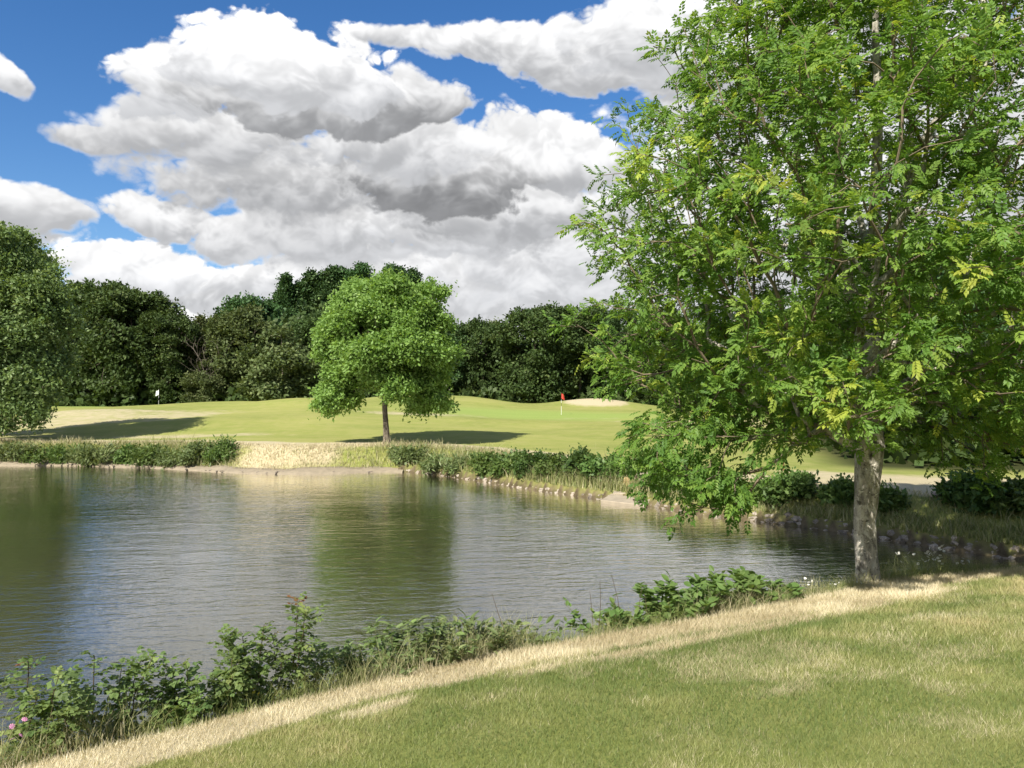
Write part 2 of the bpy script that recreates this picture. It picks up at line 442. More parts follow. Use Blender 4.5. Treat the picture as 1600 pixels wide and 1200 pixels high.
c = n.mix(n.m('MULTIPLY', n.ss(fine, 0.35, 0.75), 0.3), c, n.v('MULTIPLY', c, (0.55, 0.6, 0.5)))
b = principled(n, c, 0.95, 0.08, bump(n, n.m('ADD', fine, n.m('MULTIPLY', mid_, 0.5)), 0.5, 0.03))
n.nt.links.new(b.outputs[0], out.inputs[0])
ground_me = mesh_np('ground', np.column_stack([gp, gzv]), gf, m_ground, {'dry': gd, 'green': green, 'soil': soil, 'litter_shade': shade, 'lawn': is_near(gp).astype(float)}, smooth=True)
tag(obj('ground', ground_me), kind='structure')

# ------------------------------------------------------------------ pond water
m_water, n, out = new_mat('pond_water')
t = n.node('ShaderNodeTexCoord').outputs['Object']
rot = n.node('ShaderNodeMapping'); rot.inputs['Rotation'].default_value = (0, 0, math.radians(-7)); n.put(rot.inputs['Vector'], t)
p1 = n.v('MULTIPLY', rot.outputs[0], (0.30, 1.0, 1))
w1 = n.noise(p1, 4.2, 3, 0.5, 0.6)
w2 = n.noise(n.v('MULTIPLY', rot.outputs[0], (0.55, 1.25, 1)), 10.0, 3, 0.55, 0.3)
w3 = n.noise(n.v('MULTIPLY', rot.outputs[0], (0.22, 0.8, 1)), 1.5, 2, 0.5, 0.4)
gust = n.noise(n.v('MULTIPLY', rot.outputs[0], (0.4, 1, 1)), 0.16, 3, 0.5)
h = n.m('ADD', n.m('ADD', n.m('MULTIPLY', w1, 1.0), n.m('MULTIPLY', w2, 0.38)), n.m('MULTIPLY', w3, 0.9))
h = n.m('MULTIPLY', h, n.ss(gust, 0.3, 0.7, 0.65, 1.15))
mur = n.noise(t, 0.12, 3, 0.5)
c = n.mix(mur, (0.052, 0.050, 0.027), (0.066, 0.062, 0.034))
nb_w = bump(n, h, 1.0, 0.019)
mk = n.node('ShaderNodeBsdfDiffuse'); n.put(mk.inputs[0], c)
gl = n.node('ShaderNodeBsdfGlossy'); gl.inputs['Roughness'].default_value = 0.05; n.put(gl.inputs['Color'], (1.0, 0.995, 0.98)); n.put(gl.inputs['Normal'], nb_w)
fr_ = n.node('ShaderNodeFresnel'); fr_.inputs['IOR'].default_value = 1.333
frb = n.node('ShaderNodeFresnel'); frb.inputs['IOR'].default_value = 1.333; n.put(frb.inputs['Normal'], nb_w)
fac = n.m('ADD', n.m('MULTIPLY', fr_.outputs[0], 1.4), n.m('MULTIPLY', frb.outputs[0], 0.85), clamp=True)
mw = n.node('ShaderNodeMixShader'); n.put(mw.inputs[0], fac)
n.nt.links.new(mk.outputs[0], mw.inputs[1]); n.nt.links.new(gl.outputs[0], mw.inputs[2]); n.nt.links.new(mw.outputs[0], out.inputs[0])
wx = np.array([-58., 19.]); wy = np.array([-6., 52.])
wm = mesh_np('pond_water', [(-58, -6, 0), (19, -6, 0), (19, 52, 0), (-58, 52, 0)], np.array([[0, 1, 2, 3]]), m_water)
tag(obj('pond_water', wm), kind='structure')
# ------------------------------------------------------------------ foliage building blocks
def template_compound(pairs=4, length=1.0, lw=0.095, ll=0.36, droop=0.20, seed=0, rib=True):
    """an ash leaf: leaflets in pairs on a drooping midrib, one at the tip; leaflets are folded blades grown from the midrib"""
    r = np.random.default_rng(seed); V = []; F = []
    us = [0.0] + [0.22 + 0.66 * k / max(pairs - 1, 1) for k in range(pairs)] + [0.95]
    for u in us:
        c = np.array([u * length, 0, -droop * u * u * length]); V += [c + np.array([0, .007, 0]), c - np.array([0, .007, 0])]
    for k in range(len(us) - 1 if rib else 0):
        F.append((2 * k, 2 * k + 1, 2 * k + 3, 2 * k + 2))
    def blade(i, ang, L, wd, tilt):
        base = V[i]; d = np.array([math.cos(ang), math.sin(ang), tilt]); d /= np.linalg.norm(d); sd = np.array([-math.sin(ang), math.cos(ang), 0.0]); b0 = len(V)
        V.extend([base + d * L * .45 + sd * wd + np.array([0, 0, .03]), base + d * L + np.array([0, 0, -.06 * L]), base + d * L * .45 - sd * wd + np.array([0, 0, .03])])
        F.append((i, b0, b0 + 1, b0 + 2))
    for k in range(pairs):
        u = us[k + 1]
        for sg in (-1, 1):
            blade(2 * (k + 1) + (0 if sg > 0 else 1), sg * (1.05 - 0.35 * u) + r.normal(0, .12), ll * (1 - .18 * abs(u - .55)) * length * r.uniform(.85, 1.1), lw * length, -0.25 - .3 * u + r.normal(0, .15))
    blade(2 * (pairs + 1), r.normal(0, .15), ll * 1.05 * length, lw * 1.05 * length, -0.6)
    return np.array(V), np.array(F)
def template_clump(n, spread, size, ratio, seed):
    """a handful of small leaf blades around a twig end"""
    r = np.random.default_rng(seed); V = []; F = []
    for k in range(n):
        c = r.normal(0, 1, 3) * spread * np.array([1, 1, .6]); d = norm(r.normal(0, 1, 3) + np.array([.4, 0, -.15])); u = norm(np.cross(d, r.normal(0, 1, 3) + np.array([0, 0, 2.0])))
        L = size * r.uniform(.7, 1.3); b0 = len(V)
        V.extend([c, c + d * L * .5 + u * L * ratio, c + d * L, c + d * L * .5 - u * L * ratio]); F.append((b0, b0 + 1, b0 + 2, b0 + 3))
    return np.array(V), np.array(F)
def template_leaf(L=1.0, wd=0.28, fold=0.06, curve=0.18):
    """one broad leaf, folded along its midrib"""
    V = []; st = [(0, .02), (.22, .75), (.5, 1.0), (.78, .66), (1, .0)]
    for u, w_ in st:
        z = -curve * u * u * L
        V += [(u * L, -w_ * wd * L, z + fold * L * w_), (u * L, 0, z), (u * L, w_ * wd * L, z + fold * L * w_)]
    F = []
    for k in range(len(st) - 1):
        a = 3 * k
        F += [(a, a + 3, a + 4, a + 1), (a + 1, a + 4, a + 5, a + 2)]
    return np.array(V, float), np.array(F)
def scatter(tmpls, pos, axis, up, size, tint, pick=None):
    """copies of leaf templates: axis = direction the leaf points in, up = rough normal"""
    Vs, Fs, Ts = [], [], []; off = 0
    if pick is None: pick = rng.integers(0, len(tmpls), len(pos))
    ax = norm(axis); ay = norm(np.cross(up, ax)); azv = np.cross(ax, ay)
    for k, (tv, tf) in enumerate(tmpls):
        i = np.where(pick == k)[0]
        if not len(i): continue
        q = tv[None] * size[i, None, None]
        v = pos[i, None] + q[..., 0:1] * ax[i, None] + q[..., 1:2] * ay[i, None] + q[..., 2:3] * azv[i, None]
        f = tf[None] + (np.arange(len(i)) * len(tv))[:, None, None] + off
        Vs.append(v.reshape(-1, 3)); Fs.append(f.reshape(-1, tf.shape[1])); Ts.append(np.repeat(tint[i], len(tv))); off += len(i) * len(tv)
    return np.concatenate(Vs), np.concatenate(Fs), np.concatenate(Ts)

# ------------------------------------------------------------------ branching
def grow(stem, targets, order, step=0.4, bias=0.35, lift=0.25, wander=0.05, r_tip=0.006, power=2.35, r_stem=None, back=0.6, seed=1, first=None):
    """joins every target point to the growing skeleton; returns nodes, parents, radii, first-branch ids and the stem length"""
    r = np.random.default_rng(seed)
    cap = len(stem) + len(targets) * 14
    P = np.zeros((cap, 3)); par = np.full(cap, -1); L = np.zeros(cap); dirn = np.zeros((cap, 3)); br = np.full(cap, -1)
    n = len(stem); P[:n] = stem; par[:n] = np.arange(n) - 1
    L[1:n] = np.cumsum(np.linalg.norm(np.diff(stem, axis=0), axis=1)); dirn[1:n] = norm(np.diff(stem, axis=0)); dirn[0] = dirn[1]
    start_ok = np.zeros(cap, bool); ns = n; start_ok[(int(ns * 0.45) if first is None else first):n] = True
    tips = []; nb = 0
    for ti in order:
        t = targets[ti]; d = t - P[:n]; dist = np.linalg.norm(d, axis=1) + 1e-6
        cosb = (d * dirn[:n]).sum(1) / dist
        cost = dist * (1 + back * (1 - cosb)) + bias * L[:n]
        cost[~start_ok[:n]] = 1e9
        i = int(np.argmin(cost)); k = max(2, min(13, int(dist[i] / step)))
        p0 = P[i]; out_ = norm(dirn[i] * .8 + norm(d[i]) * .8 + np.array([0, 0, lift]))
        c1 = p0 + out_ * dist[i] * .45
        u = (np.arange(1, k + 1) / k)[:, None]
        pts = (1 - u) ** 2 * p0 + 2 * u * (1 - u) * c1 + u * u * t
        pts[:-1] += r.normal(0, wander * step, (k - 1, 3))
        b = br[i]
        if i < ns: b = nb; nb += 1
        prev = i
        for q in pts:
            P[n] = q; par[n] = prev; L[n] = L[prev] + np.linalg.norm(q - P[prev]); dirn[n] = norm(q - P[prev]); br[n] = b; start_ok[n] = True; prev = n; n += 1
        tips.append(prev)
    P, par, dirn, br = P[:n], par[:n], dirn[:n], br[:n]
    cnt = np.zeros(n); cnt[tips] += 1
    for j in range(n - 1, 0, -1):
        cnt[par[j]] += cnt[j]
    R = r_tip * np.maximum(cnt, 1) ** (1 / power)
    if r_stem is not None: R[:ns] = r_stem
    return P, par, R, br, dirn, ns
def tubes(P, par, R, dirn, ids, sides=5):
    """a skin of tube segments over the skeleton edges par[i] -> i for i in ids"""
    ids = np.asarray(ids); ids = ids[par[ids] >= 0]; pa = par[ids]
    best = {}
    for i, p in zip(ids, pa):
        if p not in best or R[i] > R[best[p]]: best[p] = i
    main = np.array([best[p] == i for i, p in zip(ids, pa)])
    d1 = dirn[ids]; same = main & (np.abs(R[pa] - R[ids]) < R[ids] * .6)
    d0 = np.where(same[:, None], dirn[pa], d1); r0 = np.where(same, R[pa], np.minimum(R[pa], R[ids] * 1.25)); r1 = R[ids]
    ref = np.array([0.31, 0.95, 0.05])
    def ring(c, d, r_):
        u = norm(np.cross(d, ref)); w_ = np.cross(d, u); a = np.arange(sides) * 2 * math.pi / sides
        return c[:, None] + r_[:, None, None] * (np.cos(a)[None, :, None] * u[:, None] + np.sin(a)[None, :, None] * w_[:, None])
    V = np.concatenate([ring(P[pa], d0, r0), ring(P[ids], d1, r1)], 1)
    k = np.arange(sides); kn = (k + 1) % sides
    f = np.stack([k, kn, kn + sides, k + sides], 1)[None] + (np.arange(len(ids)) * 2 * sides)[:, None, None]
    return V.reshape(-1, 3), f.reshape(-1, 4)
def trunk_mesh(name, pts, rad, mat, sides=22, rough=0.06, freq=3.0, seed=2, flare=0.5, flare_h=0.35):
    """a stem with an uneven, barked surface and a flared foot"""
    pts = np.asarray(pts, float); rad = np.asarray(rad, float)
    L = np.concatenate([[0], np.cumsum(np.linalg.norm(np.diff(pts, axis=0), axis=1))]); m_ = max(8, int(L[-1] / 0.06))
    m_ = min(m_, 90); u = np.linspace(0, L[-1], m_)
    c = np.stack([np.interp(u, L, pts[:, k]) for k in range(3)], 1); r_ = np.interp(u, L, rad) * (1 + flare * np.exp(-u / flare_h))
    a = np.arange(sides) * 2 * math.pi / sides
    ringv = np.stack([np.cos(a), np.sin(a), 0 * a], 1)
    v = c[:, None] + r_[:, None, None] * ringv[None]
    nz = fbm(v.reshape(-1, 3) * np.array([1, 1, .5]), freq, 4, seed).reshape(m_, sides) - .5
    nz2 = fbm(v.reshape(-1, 3) * np.array([1, 1, .3]), freq * 5, 2, seed + 5).reshape(m_, sides) - .5
    v = c[:, None] + (r_[:, None] * (1 + rough * 5 * nz + rough * 2 * nz2))[..., None] * ringv[None]
    i = (np.arange(m_ - 1)[:, None] * sides + np.arange(sides)[None]).ravel(); j = (np.arange(m_ - 1)[:, None] * sides + (np.arange(sides)[None] + 1) % sides).ravel()
    return mesh_np(name, v.reshape(-1, 3), np.stack([i, j, j + sides, i + sides], 1), mat, smooth=True)

m_ash = leaf_mat('ash_leaf', [(0.0, (0.085, 0.165, 0.030)), (0.45, (0.148, 0.245, 0.044)), (0.8, (0.225, 0.315, 0.056)), (1.0, (0.38, 0.43, 0.07))], transl=0.46)
m_lime = leaf_mat('round_tree_leaf', [(0.0, (0.150, 0.285, 0.064)), (0.6, (0.212, 0.375, 0.090)), (1.0, (0.29, 0.44, 0.12))], transl=0.40)
m_left = leaf_mat('pale_tree_leaf', [(0.0, (0.094, 0.154, 0.050)), (0.6, (0.154, 0.226, 0.075)), (1.0, (0.231, 0.286, 0.110))], transl=0.30)
m_oak = leaf_mat('oak_leaf', spec=.12, stops= [(0.0, (0.039, 0.070, 0.022)), (0.6, (0.070, 0.114, 0.035)), (1.0, (0.117, 0.159, 0.052))], transl=0.22)
m_olive = leaf_mat('olive_leaf', spec=.12, stops= [(0.0, (0.067, 0.091, 0.034)), (0.6, (0.106, 0.134, 0.050)), (1.0, (0.162, 0.180, 0.077))], transl=0.22)
m_poplar = leaf_mat('poplar_leaf', spec=.15, stops= [(0.0, (0.034, 0.070, 0.023)), (0.6, (0.058, 0.111, 0.036)), (1.0, (0.111, 0.163, 0.065))], transl=0.20)
m_bark_ash = bark_mat('ash_bark', (0.065, 0.058, 0.048), (0.32, 0.295, 0.245), (0.58, 0.545, 0.47), 8.5, 0.8)
m_bark = bark_mat('grey_bark', (0.045, 0.036, 0.027), (0.12, 0.10, 0.075), (0.24, 0.21, 0.16), 9, 0.4)
m_twig = plain_mat('twig_bark', (0.17, 0.135, 0.095), 0.8, 0.1, 0.4, 8)

# ------------------------------------------------------------------ the big ash on the near bank
AX, AY = 6.02, 13.0
AZ = gz(AX, AY)
root = empty('ash_tree', (AX, AY, AZ - 0.05))
tag(root, 'big leafy ash tree with mottled pale trunk on the near bank of the pond', 'tree')
zt = 4.0 - AZ
def ashR(z):                                              # crown radius over height above the water
    return np.interp(z, [2.6, 3.2, 3.8, 4.6, 5.4, 6.3, 7.5, 9.0, 10.8, 12.4, 13.6, 14.2], [1.0, 2.3, 3.4, 4.5, 5.15, 5.4, 5.0, 4.35, 3.7, 2.8, 1.8, 0.6])
r = np.random.default_rng(11)
N = 16000
z = r.uniform(2.7, 14.1, N); ang = r.uniform(0, 2 * math.pi, N); fr = np.sqrt(r.uniform(0, 1, N))
dirs = np.stack([np.cos(ang), np.sin(ang), (z - 7) / 5], 1)
lump = 0.86 + 0.34 * (fbm(dirs, 2.1, 3, 77) - 0.5) * 2
rr = ashR(z) * lump * fr
C = np.stack([rr * np.cos(ang) + .16 * np.maximum(z - 7, 0), rr * np.sin(ang), z], 1)
keep = r.uniform(0, 1, N) < 1.15 * (ashR(z) / 5.2) * (0.16 + 0.84 * fr ** 2.2)
keep &= vnoise(C, 0.85, 91) > 0.24                        # open pockets inside the crown
low = 3.35 + 0.75 * sstep(-C[:, 1], 0, 4) - 0.5 * sstep(C[:, 0], 0.8, 3.0)
keep &= C[:, 2] > low
keep &= ~((np.abs(C[:, 0] + 0.05) < 0.45) & (C[:, 1] < 0.6) & (C[:, 2] < 3.75))
# the look through to the sky, upper right of the middle
keep &= ~((np.abs(C[:, 0] - 0.6 - .1 * (C[:, 2] - 7)) < 1.35) & (np.abs(C[:, 2] - 8.4) < 2.1) & (r.uniform(0, 1, N) < .25))
CC = C[keep][:770]                                        # leafy clumps, then the sprays inside each
kk = np.repeat(np.arange(len(CC)), 4)
C = CC[kk] + r.normal(0, .36, (len(kk), 3)) * np.array([1, 1, .62])
C = C[(C[:, 2] > 3.3) & ~((np.abs(C[:, 0] + 0.05) < 0.45) & (C[:, 1] < 0.6) & (C[:, 2] < 3.75))]
# drooping bough, lower left, hanging over the water
nb_ = 58
bough = np.stack([r.uniform(-4.15, -2.1, nb_), r.uniform(-1.7, .6, nb_), np.zeros(nb_)], 1)
bough[:, 2] = np.interp(bough[:, 0], [-4.2, -3.6, -2.6, -1.7], [3.45, 3.0, 2.85, 3.0]) + r.uniform(-.45, 1.0, nb_) * np.interp(bough[:, 0], [-4.2, -3, -1.7], [.45, .85, .9])
tail = np.stack([r.normal(-2.85, .36, 18), r.uniform(-1.2, .2, 18), r.uniform(2.25, 2.7, 18)], 1)
rt = np.stack([r.uniform(1.0, 4.6, 110), r.uniform(-3.2, 2.0, 110), r.uniform(2.9, 4.0, 110)], 1)
C = np.concatenate([C, bough, tail, rt]) - np.array([0, 0, AZ])
stem = np.array([(0, 0, 0), (-.02, 0, .4), (-.05, 0, .8), (-.05, .02, 1.2), (-.02, .02, 1.65), (0.0, 0, 2.05), (.04, 0, 2.45), (.05, .05, 3.0), (.08, .1, 3.7), (.15, .1, 4.6), (.18, .15, 5.6), (.2, .1, 6.8), (.25, .1, 8.2), (.2, .1, 9.6), (.25, .1, 11.0), (.2, .1, 12.3)], float)
r_stem = np.array([.215, .205, .205, .205, .215, .235, .25, .17, .14, .125, .11, .095, .075, .055, .035, .015])
# limbs the photograph shows: the low left one, four steep forks, two to the right
def poly(pts, k=9):
    pts = np.array(pts, float); u = np.linspace(0, 1, len(pts)); w_ = np.linspace(0, 1, k)
    return np.stack([np.interp(w_, u, pts[:, j]) for j in range(3)], 1)
limb_tips = np.array([(-2.45, -.3, 3.2), (-3.9, .2, 5.2), (-1.7, .9, 6.4), (-.9, -1.1, 7.0), (1.1, .8, 7.4), (1.6, -1.0, 5.8), (3.2, .3, 4.6), (3.9, -.6, 3.0), (.3, -2.0, 5.2), (0.4, 2.2, 6.4), (-2.4, 2.2, 4.6), (2.4, 2.4, 4.8), (-1.9, -2.4, 4.4)])
allC = np.concatenate([limb_tips, C])
dd = np.linalg.norm(C - np.array([0, 0, 3.2]), axis=1) + r.normal(0, .4, len(C))
order = list(range(len(limb_tips))) + [len(limb_tips) + i for i in np.argsort(dd)]
P_, par_, R_, br_, dir_, ns_ = grow(stem, allC, order, step=.38, bias=.30, lift=.35, wander=.10, r_tip=.0062, power=2.25, r_stem=r_stem, back=.75, seed=3, first=5)
obj('trunk', trunk_mesh('trunk', stem[:9], [.192, .186, .182, .182, .192, .21, .21, .17, .13], m_bark_ash, 44, .085, 2.6, 4, .30, .16), root)
up_ids = [i for i in range(1, len(P_)) if (i >= 7 and i < ns_)]
sv, sf = tubes(P_, par_, R_, dir_, up_ids, 10); obj('leader', mesh_np('leader', sv, sf, m_bark_ash, smooth=True), root)
size_b = np.bincount(br_[br_ >= 0]); big_b = [b for b in np.argsort(-size_b)[:14]]
for b in big_b:
    idx = np.where(br_ == b)[0]; thick = idx[R_[idx] > .028]; thin = idx[R_[idx] <= .028]
    if len(thick):
        v1, f1 = tubes(P_, par_, R_, dir_, thick, 8)
        lo = obj('limb', mesh_np('limb', v1, f1, m_bark_ash, smooth=True), root)
    else: lo = root
    if len(thin):
        v2, f2 = tubes(P_, par_, R_, dir_, thin, 4); tag(obj('twigs', mesh_np('twigs', v2, f2, m_twig), lo), kind='stuff')
rest = np.where((br_ >= 0) & ~np.isin(br_, big_b))[0]
if len(rest):
    v2, f2 = tubes(P_, par_, R_, dir_, rest, 4); tag(obj('twigs', mesh_np('twigs', v2, f2, m_twig), root), kind='stuff')
# leaf sprays: a ready-made spray per variant, some as parts of their own, the rest joined
T_ash = [template_compound(5, 1, seed=k) for k in range(5)] + [template_compound(4, .95, seed=9)]
T_ashj = [template_compound(4, 1, .105, .40, seed=k, rib=False) for k in range(5)] + [template_compound(4, .95, seed=9, rib=False)]
def spray(seed, n=13):
    q = np.random.default_rng(seed)
    a = q.uniform(0, 2 * math.pi, n); along = q.uniform(-.30, .12, n)
    pos = np.stack([along, np.cos(a) * .02, np.sin(a) * .02], 1) + q.normal(0, .05, (n, 3))
    axis = np.stack([q.uniform(.2, 1.2, n), np.cos(a), np.sin(a) * .8 + .12], 1)
    return pos, axis, q.uniform(.15, .25, n), np.clip(q.normal(.42, .2, n), 0, .92)
n_c = len(C); tipdir = norm(np.stack([C[:, 0], C[:, 1], (C[:, 2] - 3.0) * .35], 1) * .6 + np.array([0, 0, .15]) + r.normal(0, .35, (n_c, 3)))
# droop of the low bough
isb = np.zeros(n_c, bool); isb[-186:-110] = True
tipdir[isb] = norm(tipdir[isb] * .5 + np.array([-.2, 0, -.7]))
yel = vnoise(C, .9, 55); ctint = np.where((yel > .68) & (r.uniform(0, 1, n_c) < .55), .36, 0) + r.normal(0, .09, n_c)
ctint[isb] -= .15
frontness = np.linalg.norm(C + np.array([AX, AY, AZ - EYE]), axis=1)
inview = (C[:, 0] + AX) / (C[:, 1] + AY) < .70
PO, AXS, SZ, TI = [], [], [], []
for i in range(n_c):
    po, ax_, sz, ti = spray(int(i) + 5000, 13)
    d = tipdir[i]; y_ = norm(np.cross([0, 0, 1.], d)); z_ = np.cross(d, y_); M = np.stack([d, y_, z_], 0)
    PO.append(C[i] + po @ M); AXS.append(ax_ @ M); SZ.append(sz); TI.append(np.clip(ti + ctint[i], 0, 1))
PO, AXS, SZ, TI = map(np.concatenate, (PO, AXS, SZ, TI))
UPS = np.tile(np.array([0., 0, 1]), (len(PO), 1)) + r.normal(0, .3, (len(PO), 3)) + np.array([-.1, -.25, 0])
# the leaves that show largest are parts of their own, the rest of the crown is joined
wpos = PO + np.array([AX, AY, AZ]); dist = np.linalg.norm(wpos - np.array([0, 0, EYE]), axis=1)
dist = dist + 99 * ((wpos[:, 0] / wpos[:, 1] > .655) | ((wpos[:, 2] - EYE) / wpos[:, 1] > .49)) 
first = np.argsort(dist)[:290]
leaf_me = []
for k, (tv, tf) in enumerate(T_ash):
    for tn in (.2, .45, .7, .95):
        leaf_me.append(mesh_np('leaf', tv, tf, m_ash, {'tint': np.full(len(tv), tn)}))
for i in first:
    o = bpy.data.objects.new('leaf', leaf_me[int(r.integers(0, len(T_ash))) * 4 + int(np.clip(TI[i] * 4, 0, 3))])
    ax_ = norm(AXS[i]); ay_ = norm(np.cross(UPS[i], ax_)); az_ = np.cross(ax_, ay_); s_ = SZ[i]
    o.matrix_basis = Matrix([[ax_[j] * s_, ay_[j] * s_, az_[j] * s_, PO[i][j]] for j in range(3)] + [[0, 0, 0, 1]])
    link(o, root)
k_ = np.ones(len(PO), bool); k_[first] = False
v, f, tt = scatter(T_ashj, PO[k_], AXS[k_], UPS[k_], SZ[k_], TI[k_])
tag(obj('crown', mesh_np('crown', v, f, m_ash, {'tint': tt}), root), kind='stuff')

# ------------------------------------------------------------------ generic broad-leaved tree built on a skeleton
def broadleaf(root, stem, r_stem, clusters, mat, tmpls, per, size, barkm, spread, seed, r_tip=.011, outward_c=None, droop=0.0, tint_amp=.12, bias=.3, fork=.45):
    q = np.random.default_rng(seed)
    oc = np.array(outward_c if outward_c is not None else clusters.mean(0))
    order = np.argsort(np.linalg.norm(clusters - stem[len(stem) // 2], axis=1) + q.normal(0, .4, len(clusters)))
    sub = order[::3]                                      # the skeleton reaches a third of the leaf clusters
    P, par, R, br, dr, ns = grow(stem, clusters, sub, step=.8, bias=bias, lift=.3, wander=.1, r_tip=r_tip, r_stem=r_stem, seed=seed)
    tm = trunk_mesh('trunk', stem[:max(3, int(len(stem) * fork) + 1)], r_stem[:max(3, int(len(stem) * fork) + 1)], barkm, 18, .05, 3, seed)
    obj('trunk', tm, root)
    ids = [i for i in range(1, len(P)) if i >= int(len(stem) * fork)]
    v, f = tubes(P, par, R, dr, ids, 5); obj('branches', mesh_np('branches', v, f, barkm), root)
    n = len(clusters)
    cp = np.repeat(clusters, per, 0) + q.normal(0, spread, (n * per, 3)) * np.array([1, 1, .55])
    outd = norm(cp - oc)
    axis = norm(outd * .7 + q.normal(0, .6, (n * per, 3)) + np.array([0, 0, -droop]))
    up = norm(outd * .5 + np.array([0, 0, .8]) + q.normal(0, .35, (n * per, 3)))
    ct = np.repeat(q.normal(0, tint_amp, n), per)
    ti = np.clip(.45 + ct + q.normal(0, .17, n * per), 0, 1)
    v, f, tt = scatter(tmpls, cp, axis, up, q.uniform(.8, 1.25, n * per) * size, ti)
    tag(obj('crown', mesh_np('crown', v, f, mat, {'tint': tt}), root), kind='stuff')

def lobes_to_clusters(center, rad, nl, lr, ncl, seed, flat=1.0, low=-.75, jitter=.12):
    """a crown as lobes over an ellipsoid; leaf clusters lie on the lobes' outer sides"""
    q = np.random.default_rng(seed); L = []
    while len(L) < nl:
        p = q.normal(0, 1, 3); p /= np.linalg.norm(p)
        if p[2] < low: continue
        L.append(p * q.uniform(.62, .92))
    L = np.array(L); rl = q.uniform(.75, 1.25, nl) * lr
    k = q.integers(0, nl, ncl); d = norm(q.normal(0, 1, (ncl, 3)) + L[k] * .9 + np.array([0, 0, .35]))
    pts = L[k] * np.array(rad) + d * (rl[k] * q.uniform(.7, 1.0, ncl))[:, None] * np.array([1, 1, flat])
    pts += q.normal(0, jitter, pts.shape)
    return pts + np.array(center)

# the round tree on the far bank
TX, TY = -7.0, 43.0
root = empty('round_crowned_tree', (TX, TY, gz(TX, TY) - .05))
tag(root, 'single bright green round crowned tree with slim trunk on the far bank', 'tree')
cl = np.concatenate([lobes_to_clusters((0.1, 0, 5.85), (3.65, 3.6, 3.6), 64, .8, 1850, 21, .75, -.80),
                     lobes_to_clusters((0, 0, 5.7), (2.4, 2.4, 2.6), 18, .8, 260, 22, .8)])
cl = cl[~((cl[:, 2] < 2.5) & (np.hypot(cl[:, 0], cl[:, 1]) < 1.6))]
lowb = np.concatenate([lobes_to_clusters((-2.7, -.3, 2.45), (.9, 1.0, .55), 7, .45, 90, 23, .8, -1), lobes_to_clusters((2.4, -.2, 2.5), (.9, 1.0, .5), 7, .45, 80, 24, .8, -1)])
cl = np.concatenate([cl, lowb])
stem = np.array([(.0, 0, 0), (-.03, 0, .6), (-.07, 0, 1.2), (-.12, 0, 1.9), (-.15, 0, 2.6), (-.15, .05, 3.5), (-.1, 0, 4.6), (0, 0, 5.8), (0, 0, 7.2), (0, 0, 8.4)])
T_mid = [template_clump(7, .16, .185, .26, k) for k in range(5)]
broadleaf(root, stem, np.array([.18, .165, .155, .15, .15, .12, .09, .07, .05, .03]), cl, m_lime, T_mid, 11, 1.1, m_bark, .17, 5, outward_c=(0, 0, 4.8))

# the tree reaching in from the left edge, over the far bank
LX, LY = -32.6, 47.5
root = empty('left_bank_tree', (LX, LY, gz(LX, LY) - .05))
tag(root, 'tall loose crowned tree cut off by the left edge, low twigs hanging over the turf', 'tree')
cl = np.concatenate([lobes_to_clusters((-.3, 0, 7.9), (4.6, 4.6, 5.8), 64, .95, 1800, 31, .9, -.85),
                     lobes_to_clusters((2.4, -.8, 3.4), (2.6, 1.9, 1.7), 20, .5, 240, 33, 1.2, -1, .4), lobes_to_clusters((3.2, -.7, 8.6), (1.6, 1.6, 2.0), 16, .55, 180, 38, 1.0, -1, .35), lobes_to_clusters((4.2, -.8, 5.8), (1.1, 1.5, 2.8), 18, .55, 230, 36, 1.1, -1, .35),
                     lobes_to_clusters((2.6, -1.5, 1.7), (2.1, .9, .8), 10, .22, 60, 34, 2.0, -1, .15)])
stem = np.array([(0, 0, 0), (0, 0, .8), (.05, 0, 1.7), (.05, 0, 2.7), (.1, 0, 4.0), (.1, 0, 5.5), (.1, 0, 7), (.05, 0, 8.6), (0, 0, 10), (0, 0, 11.3)])
broadleaf(root, stem, np.array([.26, .24, .23, .21, .18, .15, .12, .09, .06, .03]), cl, m_left, T_mid, 8, 1.3, m_bark, .26, 6, outward_c=(0, 0, 6.2), droop=.35)

